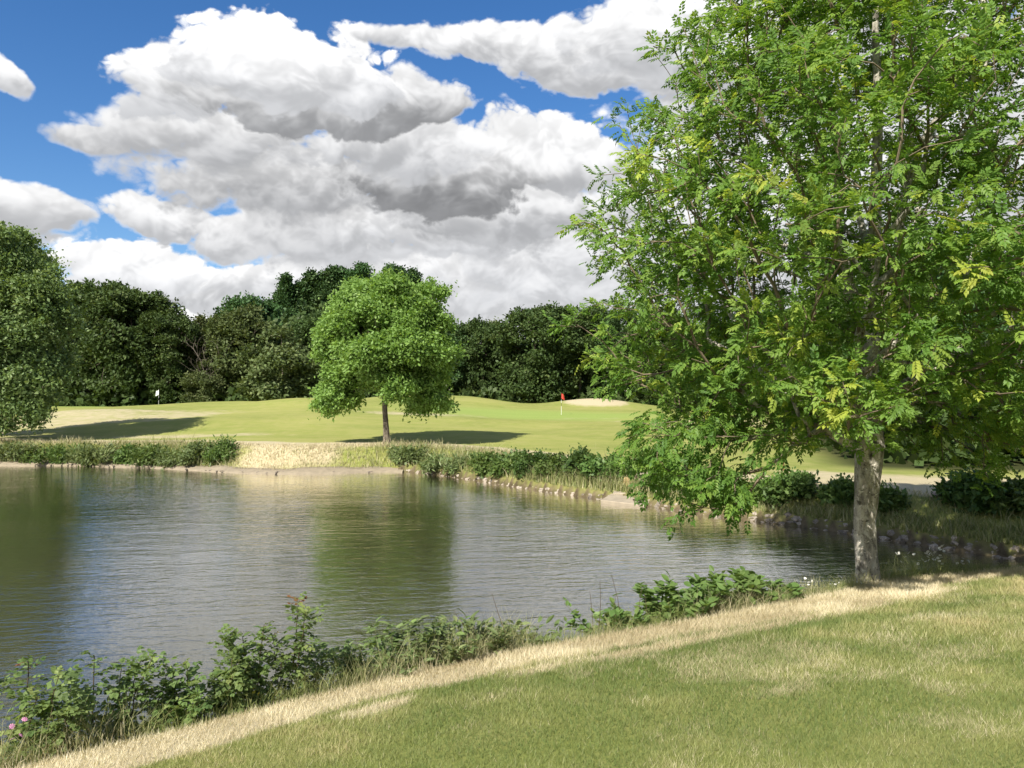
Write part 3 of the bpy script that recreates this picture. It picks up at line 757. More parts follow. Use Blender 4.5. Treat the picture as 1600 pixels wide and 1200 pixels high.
# ------------------------------------------------------------------ the wood beyond the greens
T_far = [template_clump(6, .30, .42, .30, 40 + k) for k in range(5)]
def far_kind(name, seed, rad, h, mat, nl, lr, ncl, per=7, low=-.9, size=1.06, skirt=True, flat=.8, spire=False):
    q = np.random.default_rng(seed)
    cz = h - rad[2] * .95 - lr * .6
    cl = lobes_to_clusters((0, 0, cz), rad, nl, lr, ncl, seed, flat, low, .2)
    if spire:                                             # upswept plumes of a poplar
        a = q.uniform(0, 2 * math.pi, 12); pl = []
        for k in range(12):
            base = np.array([math.cos(a[k]) * rad[0] * .75 * q.uniform(.2, 1), math.sin(a[k]) * rad[1] * .7, h - rad[2] * .6]); ht = q.uniform(.8, 1.25) * rad[2] * .75 * (1 - .3 * np.linalg.norm(base[:2]) / rad[0])
            u = q.uniform(0, 1, 55); pl.append(base + np.stack([q.normal(0, .5, 55) * (1 - u * .75), q.normal(0, .5, 55) * (1 - u * .75), u * ht], 1))
        cl = np.concatenate([cl] + pl)
    if skirt:
        cl = np.concatenate([cl, lobes_to_clusters((0, 0, h * .24), (rad[0] * .9, rad[1] * .9, h * .2), nl // 2, lr * .85, ncl // 3, seed + 1, .8, -1, .2)])
    cl = cl[cl[:, 2] > .4]
    root = empty(name)
    stem = np.array([(0, 0, 0), (.1, 0, h * .12), (.1, .1, h * .25), (.2, 0, h * .4), (.1, 0, h * .55), (0, .1, h * .7), (0, 0, h * .85)])
    rs = h / 18 * np.array([.34, .30, .27, .22, .16, .10, .04])
    broadleaf(root, stem, rs, cl, mat, T_far, per, size, m_bark, .42, seed, r_tip=.022, outward_c=(0, 0, h * .45), tint_amp=.16)
    return root
KINDS = {
    'oak_a': far_kind('wood_tree', 61, (4.6, 4.6, 6.4), 18, m_oak, 34, 1.9, 620),
    'oak_b': far_kind('wood_tree', 62, (5.4, 5.0, 5.6), 16, m_oak, 38, 1.8, 640),
    'olive': far_kind('wood_tree', 63, (4.2, 4.2, 5.6), 15, m_olive, 30, 1.6, 560),
    'oak_c': far_kind('wood_tree', 64, (5.0, 4.8, 6.0), 17, m_poplar, 40, 1.5, 600, skirt=False),
    'poplar': far_kind('poplar_tree', 65, (3.8, 3.8, 8.0), 22, m_poplar, 26, 1.3, 420, skirt=False, spire=True),
    'bushy': far_kind('wood_edge_tree', 66, (4.0, 3.8, 4.2), 11, m_olive, 26, 1.4, 480, low=-1),
}
KH = {'oak_a': 18, 'oak_b': 16, 'olive': 15, 'oak_c': 17, 'poplar': 22, 'bushy': 11}
used = set()
def plant(kind, px, d, top, label, wide=1.0, rz=0.0, grp='trees of the far wood'):
    x = at(px, d); zg = gz(x, d); top_z = EYE + (HORIZON - top) / FPX * d; s = (top_z - zg) / KH[kind]
    src = KINDS[kind]
    if kind in used:
        o = src.copy(); COL.objects.link(o)
        for ch in src.children:
            c_ = ch.copy(); COL.objects.link(c_); c_.parent = o
    else:
        o = src; used.add(kind)
    o.location = (x, d, zg - .1); o.rotation_euler = (0, 0, rz); o.scale = (s * wide, s * wide, s)
    tag(o, label, 'tree', grp)
    return o
ROW = [
    ('oak_b', -60, 104, 450, 'dark wood tree at the far left, behind the pale left tree', 1.0, .3),
    ('oak_c', 55, 106, 432, 'dark wood tree rising just behind the right side of the left tree', 1.0, 1.2),
    ('oak_a', 140, 103, 424, 'tallest dark green tree at the left end of the far wood', 1.05, 2.0),
    ('oak_b', 205, 101, 440, 'broad dark tree left of the white flag, next to the tallest left one', 1.0, .8),
    ('oak_a', 262, 100, 478, 'dark tree standing directly behind the white flag', .95, 3.4),
    ('bushy', 318, 99, 560, 'small brownish bushy tree right of the white flag, under the dip of the wood', .9, .2),
    ('olive', 318, 106, 494, 'thin olive tree at the lowest dip of the skyline', .85, 2.2),
    ('olive', 378, 103, 478, 'olive green tree just right of the dip in the skyline', 1.05, 4.0),
    ('oak_c', 385, 118, 458, 'dark tree top behind the olive tree right of the dip', 1.0, 5.0),
    ('bushy', 440, 97, 508, 'rounded lighter bushy tree close left of the single round tree', 1.15, 1.0),
    ('poplar', 452, 128, 446, 'leftmost poplar top above the wood, left of the round tree', 1.0, .4),
    ('poplar', 508, 130, 434, 'tall poplar top showing at the upper left of the round tree', 1.0, 1.9),
    ('poplar', 560, 132, 428, 'poplar top directly above the round tree', 1.05, 3.3),
    ('poplar', 622, 131, 430, 'poplar top at the upper right behind the round tree', 1.0, 4.7),
    ('oak_a', 505, 102, 475, 'dark wood tree behind the left half of the round tree', 1.0, 1.1),
    ('oak_b', 600, 104, 480, 'dark wood tree hidden mostly behind the round tree trunk side', 1.0, 2.7),
    ('oak_c', 688, 106, 496, 'dark wood tree peeping out at the right edge of the round tree', .9, .5),
    ('oak_b', 742, 108, 494, 'dark low topped tree in the gap right of the round tree', .85, 3.0),
    ('olive', 783, 110, 502, 'slender tree between the round tree and the big dark oak', .8, .9),
    ('oak_b', 836, 99, 471, 'big dark oak with visible trunk left of the red flag', 1.05, 4.2),
    ('oak_a', 905, 101, 466, 'dark wood tree above the red flag, touching the ash crown', .95, 5.4),
    ('oak_c', 965, 100, 480, 'dark wood tree behind the left rim of the ash crown', 1.0, 2.4),
    ('oak_b', 1040, 96, 480, 'dark wood tree seen through the lower left of the ash crown', 1.0, 1.3),
    ('oak_a', 1120, 92, 490, 'dark wood tree behind the middle of the ash crown, above the low bough', 1.0, .1),
    ('oak_b', 1210, 84, 480, 'dark wood tree behind the ash, left of its trunk', 1.0, 3.9),
    ('oak_b', 1310, 62, 440, 'dark tree behind the ash, straight above its trunk', 1.0, 2.1),
    ('oak_c', 1430, 47, 450, 'shady grove tree right of the ash trunk, farthest left of the grove', .85, 1.5),
    ('oak_c', 1505, 43, 420, 'shady grove tree in the middle of the dark grove right of the ash', .8, .6),
    ('oak_c', 1590, 40, 440, 'shady grove tree at the right edge beyond the dry bank', .85, 5.1),
    ('oak_c', 1700, 38, 400, 'grove tree just past the right edge of the picture', .85, 2.9),
]
for k, px, d, top, lab, wd, rz in ROW:
    plant(k, px, d, top, lab, wd, rz, 'trees of the grove beyond the ash' if px > 1400 else ('poplars behind the far wood' if k == 'poplar' else 'trees of the far wood'))
# the depth of the wood and its undergrowth: one mass
q = np.random.default_rng(88)
n = 5200
px = q.uniform(-120, 1280, n); d = q.uniform(106, 135, n); x = (px - 800) / FPX * d
top = np.interp(px, [-120, 60, 200, 300, 360, 500, 640, 720, 800, 900, 1280], [455, 455, 455, 510, 500, 460, 470, 515, 520, 490, 500])
z1 = EYE + (HORIZON - top) / FPX * d - 2.5
zz = 1.6 + (z1 - 1.6) * q.uniform(0, 1, n) ** .8
ed = np.stack([at(1, 1) * 0 + (q.uniform(-140, 1300, 1500) - 800) / FPX * 100, q.normal(100.5, 1.2, 1500), 1.7 + np.abs(q.normal(0, .9, 1500))], 1)
cl = np.concatenate([np.stack([x, d, zz], 1), ed])
per = 3; cp = np.repeat(cl, per, 0) + q.normal(0, .7, (len(cl) * per, 3))
ax_ = norm(q.normal(0, 1, cp.shape) + np.array([0, -.6, -.2])); up_ = norm(q.normal(0, .4, cp.shape) + np.array([0, -.5, .8]))
gr = np.stack([q.uniform(15, 62, 2600), q.uniform(50, 66, 2600), .4 + 15 * q.uniform(0, 1, 2600) ** 1.7], 1); gr = gr[(gr[:, 0] / gr[:, 1]) > .40]
low_ = np.stack([q.uniform(15, 45, 900), q.uniform(37, 52, 900), .5 + np.abs(q.normal(0, 1.0, 900))], 1); gr = np.concatenate([gr, low_[(low_[:, 0] / low_[:, 1]) > .455]])
cl = np.concatenate([cl, gr]); cp = np.repeat(cl, per, 0) + q.normal(0, .7, (len(cl) * per, 3))
ax_ = norm(q.normal(0, 1, cp.shape) + np.array([0, -.6, -.2])); up_ = norm(q.normal(0, .4, cp.shape) + np.array([0, -.5, .8]))
v, f, tt = scatter([template_clump(3, .45, .75, .36, 90 + k) for k in range(3)], cp, ax_, up_, q.uniform(1.0, 1.6, len(cp)), np.clip(q.normal(.4, .2, len(cp)), 0, 1))
tag(obj('deep_wood', mesh_np('deep_wood', v, f, m_oak, {'tint': tt})), 'dark mass of foliage and undergrowth deep in the far wood', 'woodland', kind='stuff')

q = np.random.default_rng(97); x, d = at(325, 98.5), 98.5
o = empty('bare_tree', (x, d, gz(x, d) - .05)); tag(o, 'half dead tree with bare grey branches under the dip of the far wood', 'tree')
tg = np.stack([q.normal(0, 1.5, 110), q.normal(0, 1.2, 110), q.uniform(4.2, 9.5, 110)], 1); st = np.array([(0, 0, 0), (.1, 0, 1.2), (.1, 0, 2.6), (.25, 0, 4.0), (.3, 0, 5.4)])
P, par, R, br, dd_, ns = grow(st, tg, np.argsort(tg[:, 2]), step=.6, r_tip=.013, lift=.5, seed=9)
m_dead = bark_mat('dead_bark', (0.06, 0.05, 0.04), (0.12, 0.10, 0.08), (0.20, 0.175, 0.145), 5, .5)
obj('trunk', trunk_mesh('trunk', st[:4], [.16, .14, .12, .10], m_dead, 12, .05), o)
v, f = tubes(P, par, R, dd_, np.arange(3, len(P)), 4); obj('branches', mesh_np('branches', v, f, m_dead), o)
# ------------------------------------------------------------------ turf blades
m_blade, n, out = new_mat('grass_blade')
g = n.ramp(n.attr('tint').outputs['Fac'], [(0.0, (0.135, 0.182, 0.052)), (0.5, (0.265, 0.284, 0.105)), (0.82, (0.365, 0.345, 0.158)), (1.0, (0.45, 0.39, 0.20))])
st = n.ramp(n.attr('tint').outputs['Fac'], [(0.0, (0.44, 0.375, 0.24)), (0.5, (0.585, 0.515, 0.355)), (1.0, (0.71, 0.645, 0.475))])
c = n.mix(n.attr('dry').outputs['Fac'], g, st)
b = principled(n, c, 0.6, 0.2)
tr = n.node('ShaderNodeBsdfTranslucent'); n.put(tr.inputs[0], n.v('MULTIPLY', c, (1.2, 1.15, .7)))
mx = n.node('ShaderNodeMixShader'); mx.inputs[0].default_value = 0.3
n.nt.links.new(b.outputs[0], mx.inputs[1]); n.nt.links.new(tr.outputs[0], mx.inputs[2]); n.nt.links.new(mx.outputs[0], out.inputs[0])
q = np.random.default_rng(400)
def blades1(p, z, hgt, wid, lean, q):
    """short mown blades: one tapering face each"""
    a = q.uniform(0, 2 * math.pi, len(p)); b_ = q.uniform(0, 2 * math.pi, len(p))
    sx, sy = np.cos(a) * wid, np.sin(a) * wid
    base = np.column_stack([p, z])
    tip = base + np.column_stack([np.cos(b_) * lean * hgt, np.sin(b_) * lean * hgt, hgt])
    side = np.column_stack([sx, sy, 0 * sx])
    return np.stack([base - side, base + side, tip], 1).reshape(-1, 3), np.arange(len(p) * 3).reshape(-1, 3)
# mown lawn of the near bank: density falls with distance from the viewer's side, blades get coarser
M = 2300000
lp = np.column_stack([q.uniform(-7, 13, M), q.uniform(2.2, 15.2, M)])
d_ = lp[:, 1]
ok = (lp[:, 0] / d_ > -.80) & (lp[:, 0] / d_ < .84)
ok &= q.uniform(0, 1, M) < np.clip((3.2 / d_) ** 1.15, 0.12, 1)
lp = lp[ok]; s_ = pond_dist(lp); k_ = s_ > 1.02; lp, s_ = lp[k_], s_[k_]
dr = dryness(lp, s_); tn = fbm(lp, 1.6, 4, 61); tn2 = fbm(lp, 0.35, 3, 65)
hgt = (0.024 + 0.030 * q.uniform(0, 1, len(lp))) * (0.75 + .6 * tn) * np.clip(lp[:, 1] / 6, .9, 1.6)
edge_long = (1 - sstep(s_, 1.05, 1.5)); hgt = hgt * (1 + 0.9 * edge_long * q.uniform(0, 1, len(lp)))
wid = 0.0017 * np.clip(lp[:, 1] / 4.5, .9, 2.6) * q.uniform(.8, 1.4, len(lp))
tint = np.clip(.42 + 1.7 * (tn - .5) + 1.8 * (tn2 - .5) + q.normal(0, .16, len(lp)), 0, 1)
dryb = np.clip((dr + q.normal(0, .24, len(lp)) - .30) * 2.2, 0, 1)
v, f = blades1(lp, ground(lp, s_) - .003, hgt, wid, q.uniform(.2, 1.0, len(lp)), q)
tag(obj('lawn_grass', mesh_np('lawn_grass', v, f, m_blade, {'tint': np.repeat(tint, 3), 'dry': np.repeat(dryb, 3)})), 'short mown lawn grass with a scorched straw strip along the near bank', 'grass', kind='stuff')

def blades3(p, z, hgt, wid, lean, q, seg=3):
    """long arching grass: a narrow ribbon each"""
    nb = len(p); a = q.uniform(0, 2 * math.pi, nb); b_ = q.uniform(0, 2 * math.pi, nb)
    side = np.column_stack([np.cos(a), np.sin(a), 0 * a]); to = np.column_stack([np.cos(b_), np.sin(b_), 0 * b_])
    base = np.column_stack([p, z]); V = []
    for k in range(seg + 1):
        u = k / seg
        c_ = base + np.array([0, 0, 1.]) * (hgt * (u - .28 * lean * u * u))[:, None] + to * (hgt * lean * u * u * .75)[:, None]
        w_ = (wid * (1 - u * .92))[:, None]
        V += [c_ - side * w_, c_ + side * w_]
    V = np.stack(V, 1); nv = 2 * (seg + 1); F = []
    for k in range(seg):
        F.append(np.array([2 * k, 2 * k + 1, 2 * k + 3, 2 * k + 2]))
    F = np.array(F)[None] + (np.arange(nb) * nv)[:, None, None]
    return V.reshape(-1, 3), F.reshape(-1, 4), nv
# long grass on the near bank's slope
def edge_pts(n, lo, hi, xlo, xhi, q, near=True):
    P = []
    tot = 0
    while tot < n:
        c_ = np.column_stack([q.uniform(xlo, xhi, 60000), q.uniform(3, 16, 60000) if near else q.uniform(16, 50, 60000)])
        s_ = pond_dist(c_); k_ = (s_ > lo) & (s_ < hi) & (is_near(c_) == near); P.append(c_[k_]); tot += k_.sum()
    return np.concatenate(P)[:n]
gp_ = edge_pts(36000, .35, 1.45, -8, 13, q)
s_ = pond_dist(gp_); tn = fbm(gp_, 1.1, 3, 71)
pxs = gp_[:, 0] / gp_[:, 1] * FPX + 800
tall = np.interp(pxs, [-100, 150, 420, 520, 640, 820, 850, 920, 950, 1250, 1300, 1390, 1420, 1500, 1600], [.50, .45, .40, .48, .52, .52, .34, .30, .42, .42, .32, .50, .55, .45, .28])
hg = tall * q.uniform(.45, 1.25, len(gp_)) * (.6 + .8 * tn)
hg = hg * (.10 + .90 * (1 - sstep(s_, 1.15, 1.42)))
dr = np.clip((tn - .52) * 2.0 + .8 * sstep(s_, 1.22, 1.45) + q.normal(0, .2, len(gp_)), 0, 1)
ti = np.clip(q.normal(.3, .2, len(gp_)), 0, 1)
v, f, nv = blades3(gp_, ground(gp_, s_) - .02, hg, q.uniform(.0025, .0055, len(gp_)), q.uniform(.2, 1.0, len(gp_)), q, 2)
tag(obj('bank_grass', mesh_np('bank_grass', v, f, m_blade, {'tint': np.repeat(ti, nv), 'dry': np.repeat(dr, nv)})), 'long uncut grass, green and straw, on the slope of the near bank', 'grass', kind='stuff')
# rough grass round the far shore
gp_ = np.concatenate([edge_pts(40000, .18, 2.9, -40, 17, q, False), edge_pts(9000, .22, .95, 0, 17, q, False)])
s_ = pond_dist(gp_); tn = fbm(gp_, .5, 3, 81); pxs = gp_[:, 0] / gp_[:, 1] * FPX + 800
strawy = np.interp(pxs, [0, 340, 370, 440, 560, 600, 700, 1000, 1600], [.15, .2, .85, .85, .6, .25, .15, .2, .1])
strawy = np.clip(strawy * (.55 + .9 * fbm(gp_, .8, 3, 83)), 0, 1)
hg_k = 1 - .45 * sstep(gp_[:, 0], 5, 8)
hg = hg_k * (.20 + .70 * q.uniform(0, 1, len(gp_)) ** 2.0 + .5 * (q.uniform(0, 1, len(gp_)) > .97)) * (.5 + tn) * (1 - .65 * sstep(s_, 1.5, 2.7)) * np.interp(pxs, [0, 340, 400, 560, 640, 1600], [.9, .9, .38, .6, .9, .9])
dr = np.clip(strawy + .6 * sstep(s_, 1.5, 2.4) + q.normal(0, .28, len(gp_)) - .05, 0, 1)
v, f, nv = blades3(gp_, ground(gp_, s_) - .03, hg, q.uniform(.010, .024, len(gp_)), q.uniform(.2, .9, len(gp_)), q, 2)
ti = np.clip(q.normal(.30, .2, len(gp_)), 0, 1)
tag(obj('far_bank_grass', mesh_np('far_bank_grass', v, f, m_blade, {'tint': np.repeat(ti, nv), 'dry': np.repeat(dr, nv)})), 'rough weedy grass lining the far shore of the pond', 'grass', kind='stuff')

# ------------------------------------------------------------------ stones along the far shore
m_stone, n, out = new_mat('shore_stone')
t = n.node('ShaderNodeTexCoord').outputs['Object']; oi = n.node('ShaderNodeObjectInfo')
f1 = n.noise(t, 5.0, 5, .65)
base = n.ramp(oi.outputs['Random'], [(0.0, (0.19, 0.16, 0.13)), (0.5, (0.30, 0.26, 0.21)), (1.0, (0.46, 0.40, 0.33))])
c = n.mix(n.ss(f1, .35, .7), n.v('MULTIPLY', base, (.55, .53, .5)), base)
b = principled(n, c, .85, .2, bump(n, f1, .6, .03)); n.nt.links.new(b.outputs[0], out.inputs[0])
def rock_mesh(name, seed, mat, flat=.5, sub=2):
    import bmesh
    bm = bmesh.new(); bmesh.ops.create_icosphere(bm, subdivisions=sub, radius=1.0)
    q_ = np.random.default_rng(seed)
    pl = [norm(q_.normal(0, 1, 3)) for _ in range(9)]; cut = q_.uniform(.55, .9, 9)
    for v_ in bm.verts:
        p = np.array(v_.co)
        for n_, c_ in zip(pl, cut):
            t_ = p @ n_
            if t_ > c_: p = p - n_ * (t_ - c_)
        v_.co = (p[0], p[1] * .75, p[2] * flat)
    me = bpy.data.meshes.new(name); bm.to_mesh(me); bm.free(); me.materials.append(mat)
    return me
rocks = [rock_mesh('stone', 500 + k, m_stone, [.45, .35, .55, .4][k % 4], 1) for k in range(8)]
edging = empty('stone_edging', (9.9, 22.5, 0))
tag(edging, 'low edging of loose flat stones along the far shore right of the round tree', 'stone edging')
# walk the far shoreline
fs = np.array([p for p in pond if 15.5 < p[1] < 48 and p[0] > -40 and (p[1] > 17.5)])
fs = fs[np.argsort(fs[:, 0])]
L = np.concatenate([[0], np.cumsum(np.linalg.norm(np.diff(fs, axis=0), axis=1))])
def shore(u):
    return np.array([np.interp(u, L, fs[:, 0]), np.interp(u, L, fs[:, 1])])
def near_to(x):
    return float(np.interp(x, fs[:, 0], L))
q = np.random.default_rng(511); cnt = 0; extra = []
u = near_to(-6.5); uend = L[-1]
spots = []
while u < uend:
    p = shore(u); t_ = norm(shore(u + .2) - shore(u - .2)); nrm = np.array([-t_[1], t_[0]])
    if pond_dist((p + nrm * .3)[None])[0] < 0: nrm = -nrm
    dist = p[1]; rows = 4 if p[0] > 7 else (3 if p[0] > 3 else 2)
    for rw in range(rows):
        c_ = p + nrm * (.02 + .10 * rw + q.uniform(-.05, .08)) + t_ * q.uniform(-.08, .08)
        spots.append((c_[0], c_[1], -.01 + .085 * rw + q.uniform(-.02, .03), math.atan2(t_[1], t_[0]) + q.normal(0, .5), q.uniform(.10, .20) * (1.2 if p[0] > 7 else 1.0)))
    u += q.uniform(.15, .26)
spots.sort(key=lambda s: s[1])
for i, (x, y, z_, a, sz) in enumerate(spots):
    if i < 290:
        o = bpy.data.objects.new('stone', rocks[i % 8]); o.location = (x - 9.9, y - 22.5, z_); o.rotation_euler = (q.normal(0, .15), q.normal(0, .15), a)
        o.scale = (sz, sz * q.uniform(.8, 1.1), sz * q.uniform(.7, 1.1)); link(o, edging)
    else:
        extra.append((x, y, z_, a, sz))
def joined_rocks(lst, seed):
    q_ = np.random.default_rng(seed); Vs, Fs, off = [], [], 0
    for (x, y, z_, a, sz) in lst:
        me = rocks[int(q_.integers(0, 8))]; v_ = np.array([vv.co[:] for vv in me.vertices]); f_ = np.array([list(p.vertices) for p in me.polygons])
        v_ = v_ * sz; ca, sa = math.cos(a), math.sin(a)
        v_ = np.column_stack([v_[:, 0] * ca - v_[:, 1] * sa + x, v_[:, 0] * sa + v_[:, 1] * ca + y, v_[:, 2] + z_])
        Vs.append(v_); Fs.append(f_ + off); off += len(v_)
    return np.concatenate(Vs), np.concatenate(Fs)
v, f = joined_rocks(extra, 5); v -= np.array([9.9, 22.5, 0])
tag(obj('far_stones', mesh_np('far_stones', v, f, m_stone), edging), kind='stuff')
# pale silty ledge with pebbles on the left far shore
m_silt = plain_mat('silt', (0.25, 0.21, 0.15), .9, .1, .4, 3.5, .6)
us = np.arange(2.0, near_to(-5.5), .18); Vl = []
for k, u in enumerate(us):
    p = shore(u); t_ = norm(shore(u + .3) - shore(u - .3)); nrm = np.array([-t_[1], t_[0]])
    nrm = np.array([0., 1.])
    w_ = .16 + .34 * float(vnoise(np.array([[u * .5, 3.]]), 1.0, 9)[0]); hh = .07 + .10 * float(vnoise(np.array([[u * .8, 8.]]), 1.0, 19)[0])
    for off, z_ in ((-.25 - w_ * .8, -.12), (-.08 - w_ * .7, .06), (.10, hh + .04), (.45, hh + .12), (.9, .0)):
        Vl.append((*(p + nrm * off), z_))
Vl = np.array(Vl); i = (np.arange(len(us) - 1)[:, None] * 5 + np.arange(4)[None]).ravel()
tag(obj('silt_ledge', mesh_np('silt_ledge', Vl, np.stack([i, i + 5, i + 6, i + 1], 1), m_silt, smooth=True)), kind='structure')
lst = [(*(shore(q.uniform(2, us[-1])) + np.array([q.normal(0, .15), q.normal(-.05, .18)])), q.uniform(.03, .10), q.uniform(0, 6), q.uniform(.04, .12)) for _ in range(260)]
v, f = joined_rocks(lst, 9)
tag(obj('shore_pebbles', mesh_np('shore_pebbles', v, f, m_stone)), 'scatter of small pale pebbles on the silty ledge of the far left shore', 'pebbles', kind='stuff')

# ------------------------------------------------------------------ bushes and weeds on the far shore
m_bush = leaf_mat('bush_leaf', [(0.0, (0.060, 0.110, 0.026)), (0.6, (0.108, 0.172, 0.042)), (1.0, (0.18, 0.23, 0.065))], transl=.3)
m_bushd = leaf_mat('dark_bush_leaf', [(0.0, (0.035, 0.072, 0.018)), (0.6, (0.068, 0.120, 0.028)), (1.0, (0.12, 0.17, 0.045))], transl=.28)
m_weed = leaf_mat('weed_leaf', [(0.0, (0.095, 0.140, 0.048)), (0.6, (0.155, 0.205, 0.075)), (1.0, (0.26, 0.28, 0.13))], transl=.3)
m_stem = plain_mat('green_stem', (0.10, 0.115, 0.045), .7, .2, .3, 10)
m_stemd = plain_mat('dark_stem', (0.075, 0.055, 0.035), .7, .2, .3, 10)
T_weed = [template_clump(6, .13, .17, .13, 150 + k) for k in range(4)]
T_bush = [template_clump(6, .10, .13, .30, 140 + k) for k in range(4)]
def bush(name, px, d, w_, h_, mat, label, cat, seed, n=160, per=8, size=1.0, tm=None, grp='bushes along the far shore', flat=1.0):
    q_ = np.random.default_rng(seed); x = at(px, d); z0 = gz(x, d)
    o = empty(name, (x, d, z0 - .03)); tag(o, label, cat, grp)
    cl = lobes_to_clusters((0, 0, h_ * .42), (w_ * .42, w_ * .36, h_ * .42), 12, min(w_, h_) * .20, n, seed, .9, -1, .05)
    cl = cl[cl[:, 2] > .02]
    pos = np.repeat(cl, per, 0) + q_.normal(0, .07, (len(cl) * per, 3)); od = norm(pos - np.array([0, 0, h_ * .2]))
    v, f, tt = scatter(tm or T_bush, pos, norm(od + q_.normal(0, .6, pos.shape)), norm(od * .4 + np.array([0, 0, .8]) + q_.normal(0, .3, pos.shape)), q_.uniform(.8, 1.3, len(pos)) * size, np.clip(.45 + np.repeat(q_.normal(0, .14, len(cl)), per) + q_.normal(0, .16, len(pos)), 0, 1))
    tag(obj('foliage', mesh_np('foliage', v, f, mat, {'tint': tt}), o), kind='stuff')
    sub = cl[::6]; st = np.array([(0, 0, -.05), (0, 0, h_ * .12), (0, 0, h_ * .25)])
    P, par, R, br, dd_, ns = grow(st, sub, np.argsort(sub[:, 2]), step=.3, r_tip=.006, seed=seed)
    v, f = tubes(P, par, R, dd_, np.arange(1, len(P)), 4); obj('stems', mesh_np('stems', v, f, m_twig), o)
    return o
B = [  # px, d, width, height, material, label
    (762, 36.2, 1.9, 1.05, m_bush, 'low bramble bush on the far shore, first one right of the round tree'),
    (800, 35.0, 1.6, .95, m_bush, 'small green bush on the far shore below the tree shadow tip'),
    (838, 33.8, 1.7, 1.0, m_bushd, 'dark green bush in the middle of the far shore row'),
    (872, 32.8, 1.5, 1.0, m_bush, 'rounded bush on the far shore straight below the red flag'),
    (903, 32.0, 1.5, 1.2, m_bushd, 'taller bush right of the one below the red flag'),
    (945, 31.0, 1.6, 1.2, m_bush, 'bushy clump on the far shore just left of the stone outlet'),
    (972, 30.4, 1.0, .9, m_bush, 'small bush touching the left side of the stone outlet'),
    (1048, 28.2, 1.5, 1.15, m_bush, 'bush close to the right side of the stone outlet'),
    (1095, 27.2, 1.6, 1.2, m_bushd, 'dark bush behind the hanging tip of the ash bough'),
    (1140, 26.4, 1.3, .85, m_bush, 'green bush on the far shore right of the ash bough tip'),
    (1205, 25.4, 1.5, 1.0, m_bush, 'leafy green bush on the far shore left of the ash trunk'),
    (1243, 25.0, 1.0, .8, m_bush, 'small bush leaning on the leafy one left of the ash trunk'),
    (1318, 24.0, .8, .5, m_bush, 'low weedy bush just left of the ash trunk on the far shore'),
    (1385, 22.9, .8, .6, m_bush, 'small bush peeking out right of the ash trunk on the far shore'),
    (1508, 21.6, 1.3, 1.15, m_bushd, 'big dark bramble bush on the far shore right of the ash trunk'),
    (1552, 21.2, 1.3, .95, m_bushd, 'dark bush at the right of the big bramble, near the picture edge'),
    (1598, 20.6, 1.1, .8, m_bush, 'low bush cut by the right picture edge on the far shore'),
]
for k, (px, d, w_, h_, mt, lab) in enumerate(B):
    bush('shore_bush', px, d, w_ * 1.2, h_ * (.62 + .3 * ((k * 5) % 7) / 6), mt, lab, 'bush', 700 + k, 170, 5, 1.2)
Wd = [(70, 44.6, 1.9, 1.0, m_bush, 'leafy weed clump leftmost on the far left shore'), (105, 44.6, 1.5, .9, m_bush, 'low dock clump second from the left on the far left shore'), (150, 44.2, 2.2, .9, m_weed, 'pale nettle clump under the tip of the left tree shadow'),
      (205, 43.6, 1.5, 1.25, m_bush, 'tall green weed clump in the middle of the far left shore'), (238, 43.0, 1.5, 1.1, m_bush, 'green weed clump above the pale silt bulge'), (275, 42.7, 1.8, 1.0, m_weed, 'pale weed clump right of the silt bulge'),
      (318, 42.4, 2.0, 1.15, m_weed, 'thistle clump on the far shore, left neighbour of the straw patch'), (345, 42.2, 1.4, 1.0, m_bush, 'dark weed clump bordering the straw patch'), (30, 45.0, 1.8, .9, m_weed, 'shaded weed clump at the left picture edge on the far shore'),
      (640, 41.4, 2.0, .6, m_weed, 'loose weed patch at the foot of the round tree'), (700, 39.0, 2.1, .75, m_weed, 'weedy clump on the far shore right below the round tree shadow')]
for k, (px, d, w_, h_, mt, lab) in enumerate(Wd):
    bush('weed_clump', px, d - .9, w_ * 1.45, h_ * (.55 + .45 * ((k * 7) % 5) / 4), mt, lab, 'weeds', 760 + k, 130, 5, 1.25, T_weed if k % 3 else None, grp='weed clumps on the far shore')

# ------------------------------------------------------------------ small made things on the far side
def box(bl, sx, sy, sz, c=(0, 0, 0), taper=1.0):
    """8 corners and 6 faces appended to bl=(V,F)"""
    V, F = bl; b0 = len(V)
    for z_ in (-1, 1):
        t_ = taper if z_ > 0 else 1
        for x, y in ((-1, -1), (1, -1), (1, 1), (-1, 1)):
            V.append((c[0] + x * sx / 2 * t_, c[1] + y * sy / 2 * t_, c[2] + z_ * sz / 2))
    F += [tuple(b0 + k for k in f_) for f_ in ((3, 2, 1, 0), (4, 5, 6, 7), (0, 1, 5, 4), (1, 2, 6, 5), (2, 3, 7, 6), (3, 0, 4, 7))]
def bevel(o, w_=.01):
    b_ = o.modifiers.new('bevel', 'BEVEL'); b_.width = w_; b_.segments = 2
def boxo(name, size, c, mat, parent, rot=(0, 0, 0), bw=.012, taper=1.0):
    bl = ([], []); box(bl, *size, taper=taper); o = obj(name, mesh_np(name, bl[0], np.array(bl[1]), mat), parent, c); o.rotation_euler = rot; bevel(o, bw)
    return o
def rod(name, r0, r1, h_, mat, parent, loc=(0, 0, 0), sides=10):
    a = np.arange(sides) * 2 * math.pi / sides; ring = np.stack([np.cos(a), np.sin(a), 0 * a], 1)
    v = np.concatenate([ring * [r0, r0, 0], ring * [r1, r1, 0] + [0, 0, h_]]); k = np.arange(sides); kn = (k + 1) % sides
    me = mesh_np(name, v, [np.stack([k, kn, kn + sides, k + sides], 1), np.array([k + sides]), np.array([k[::-1]])], mat)
    return obj(name, me, parent, loc)
m_white = plain_mat('white_paint', (.78, .78, .76), .45, .4, .06, 4)
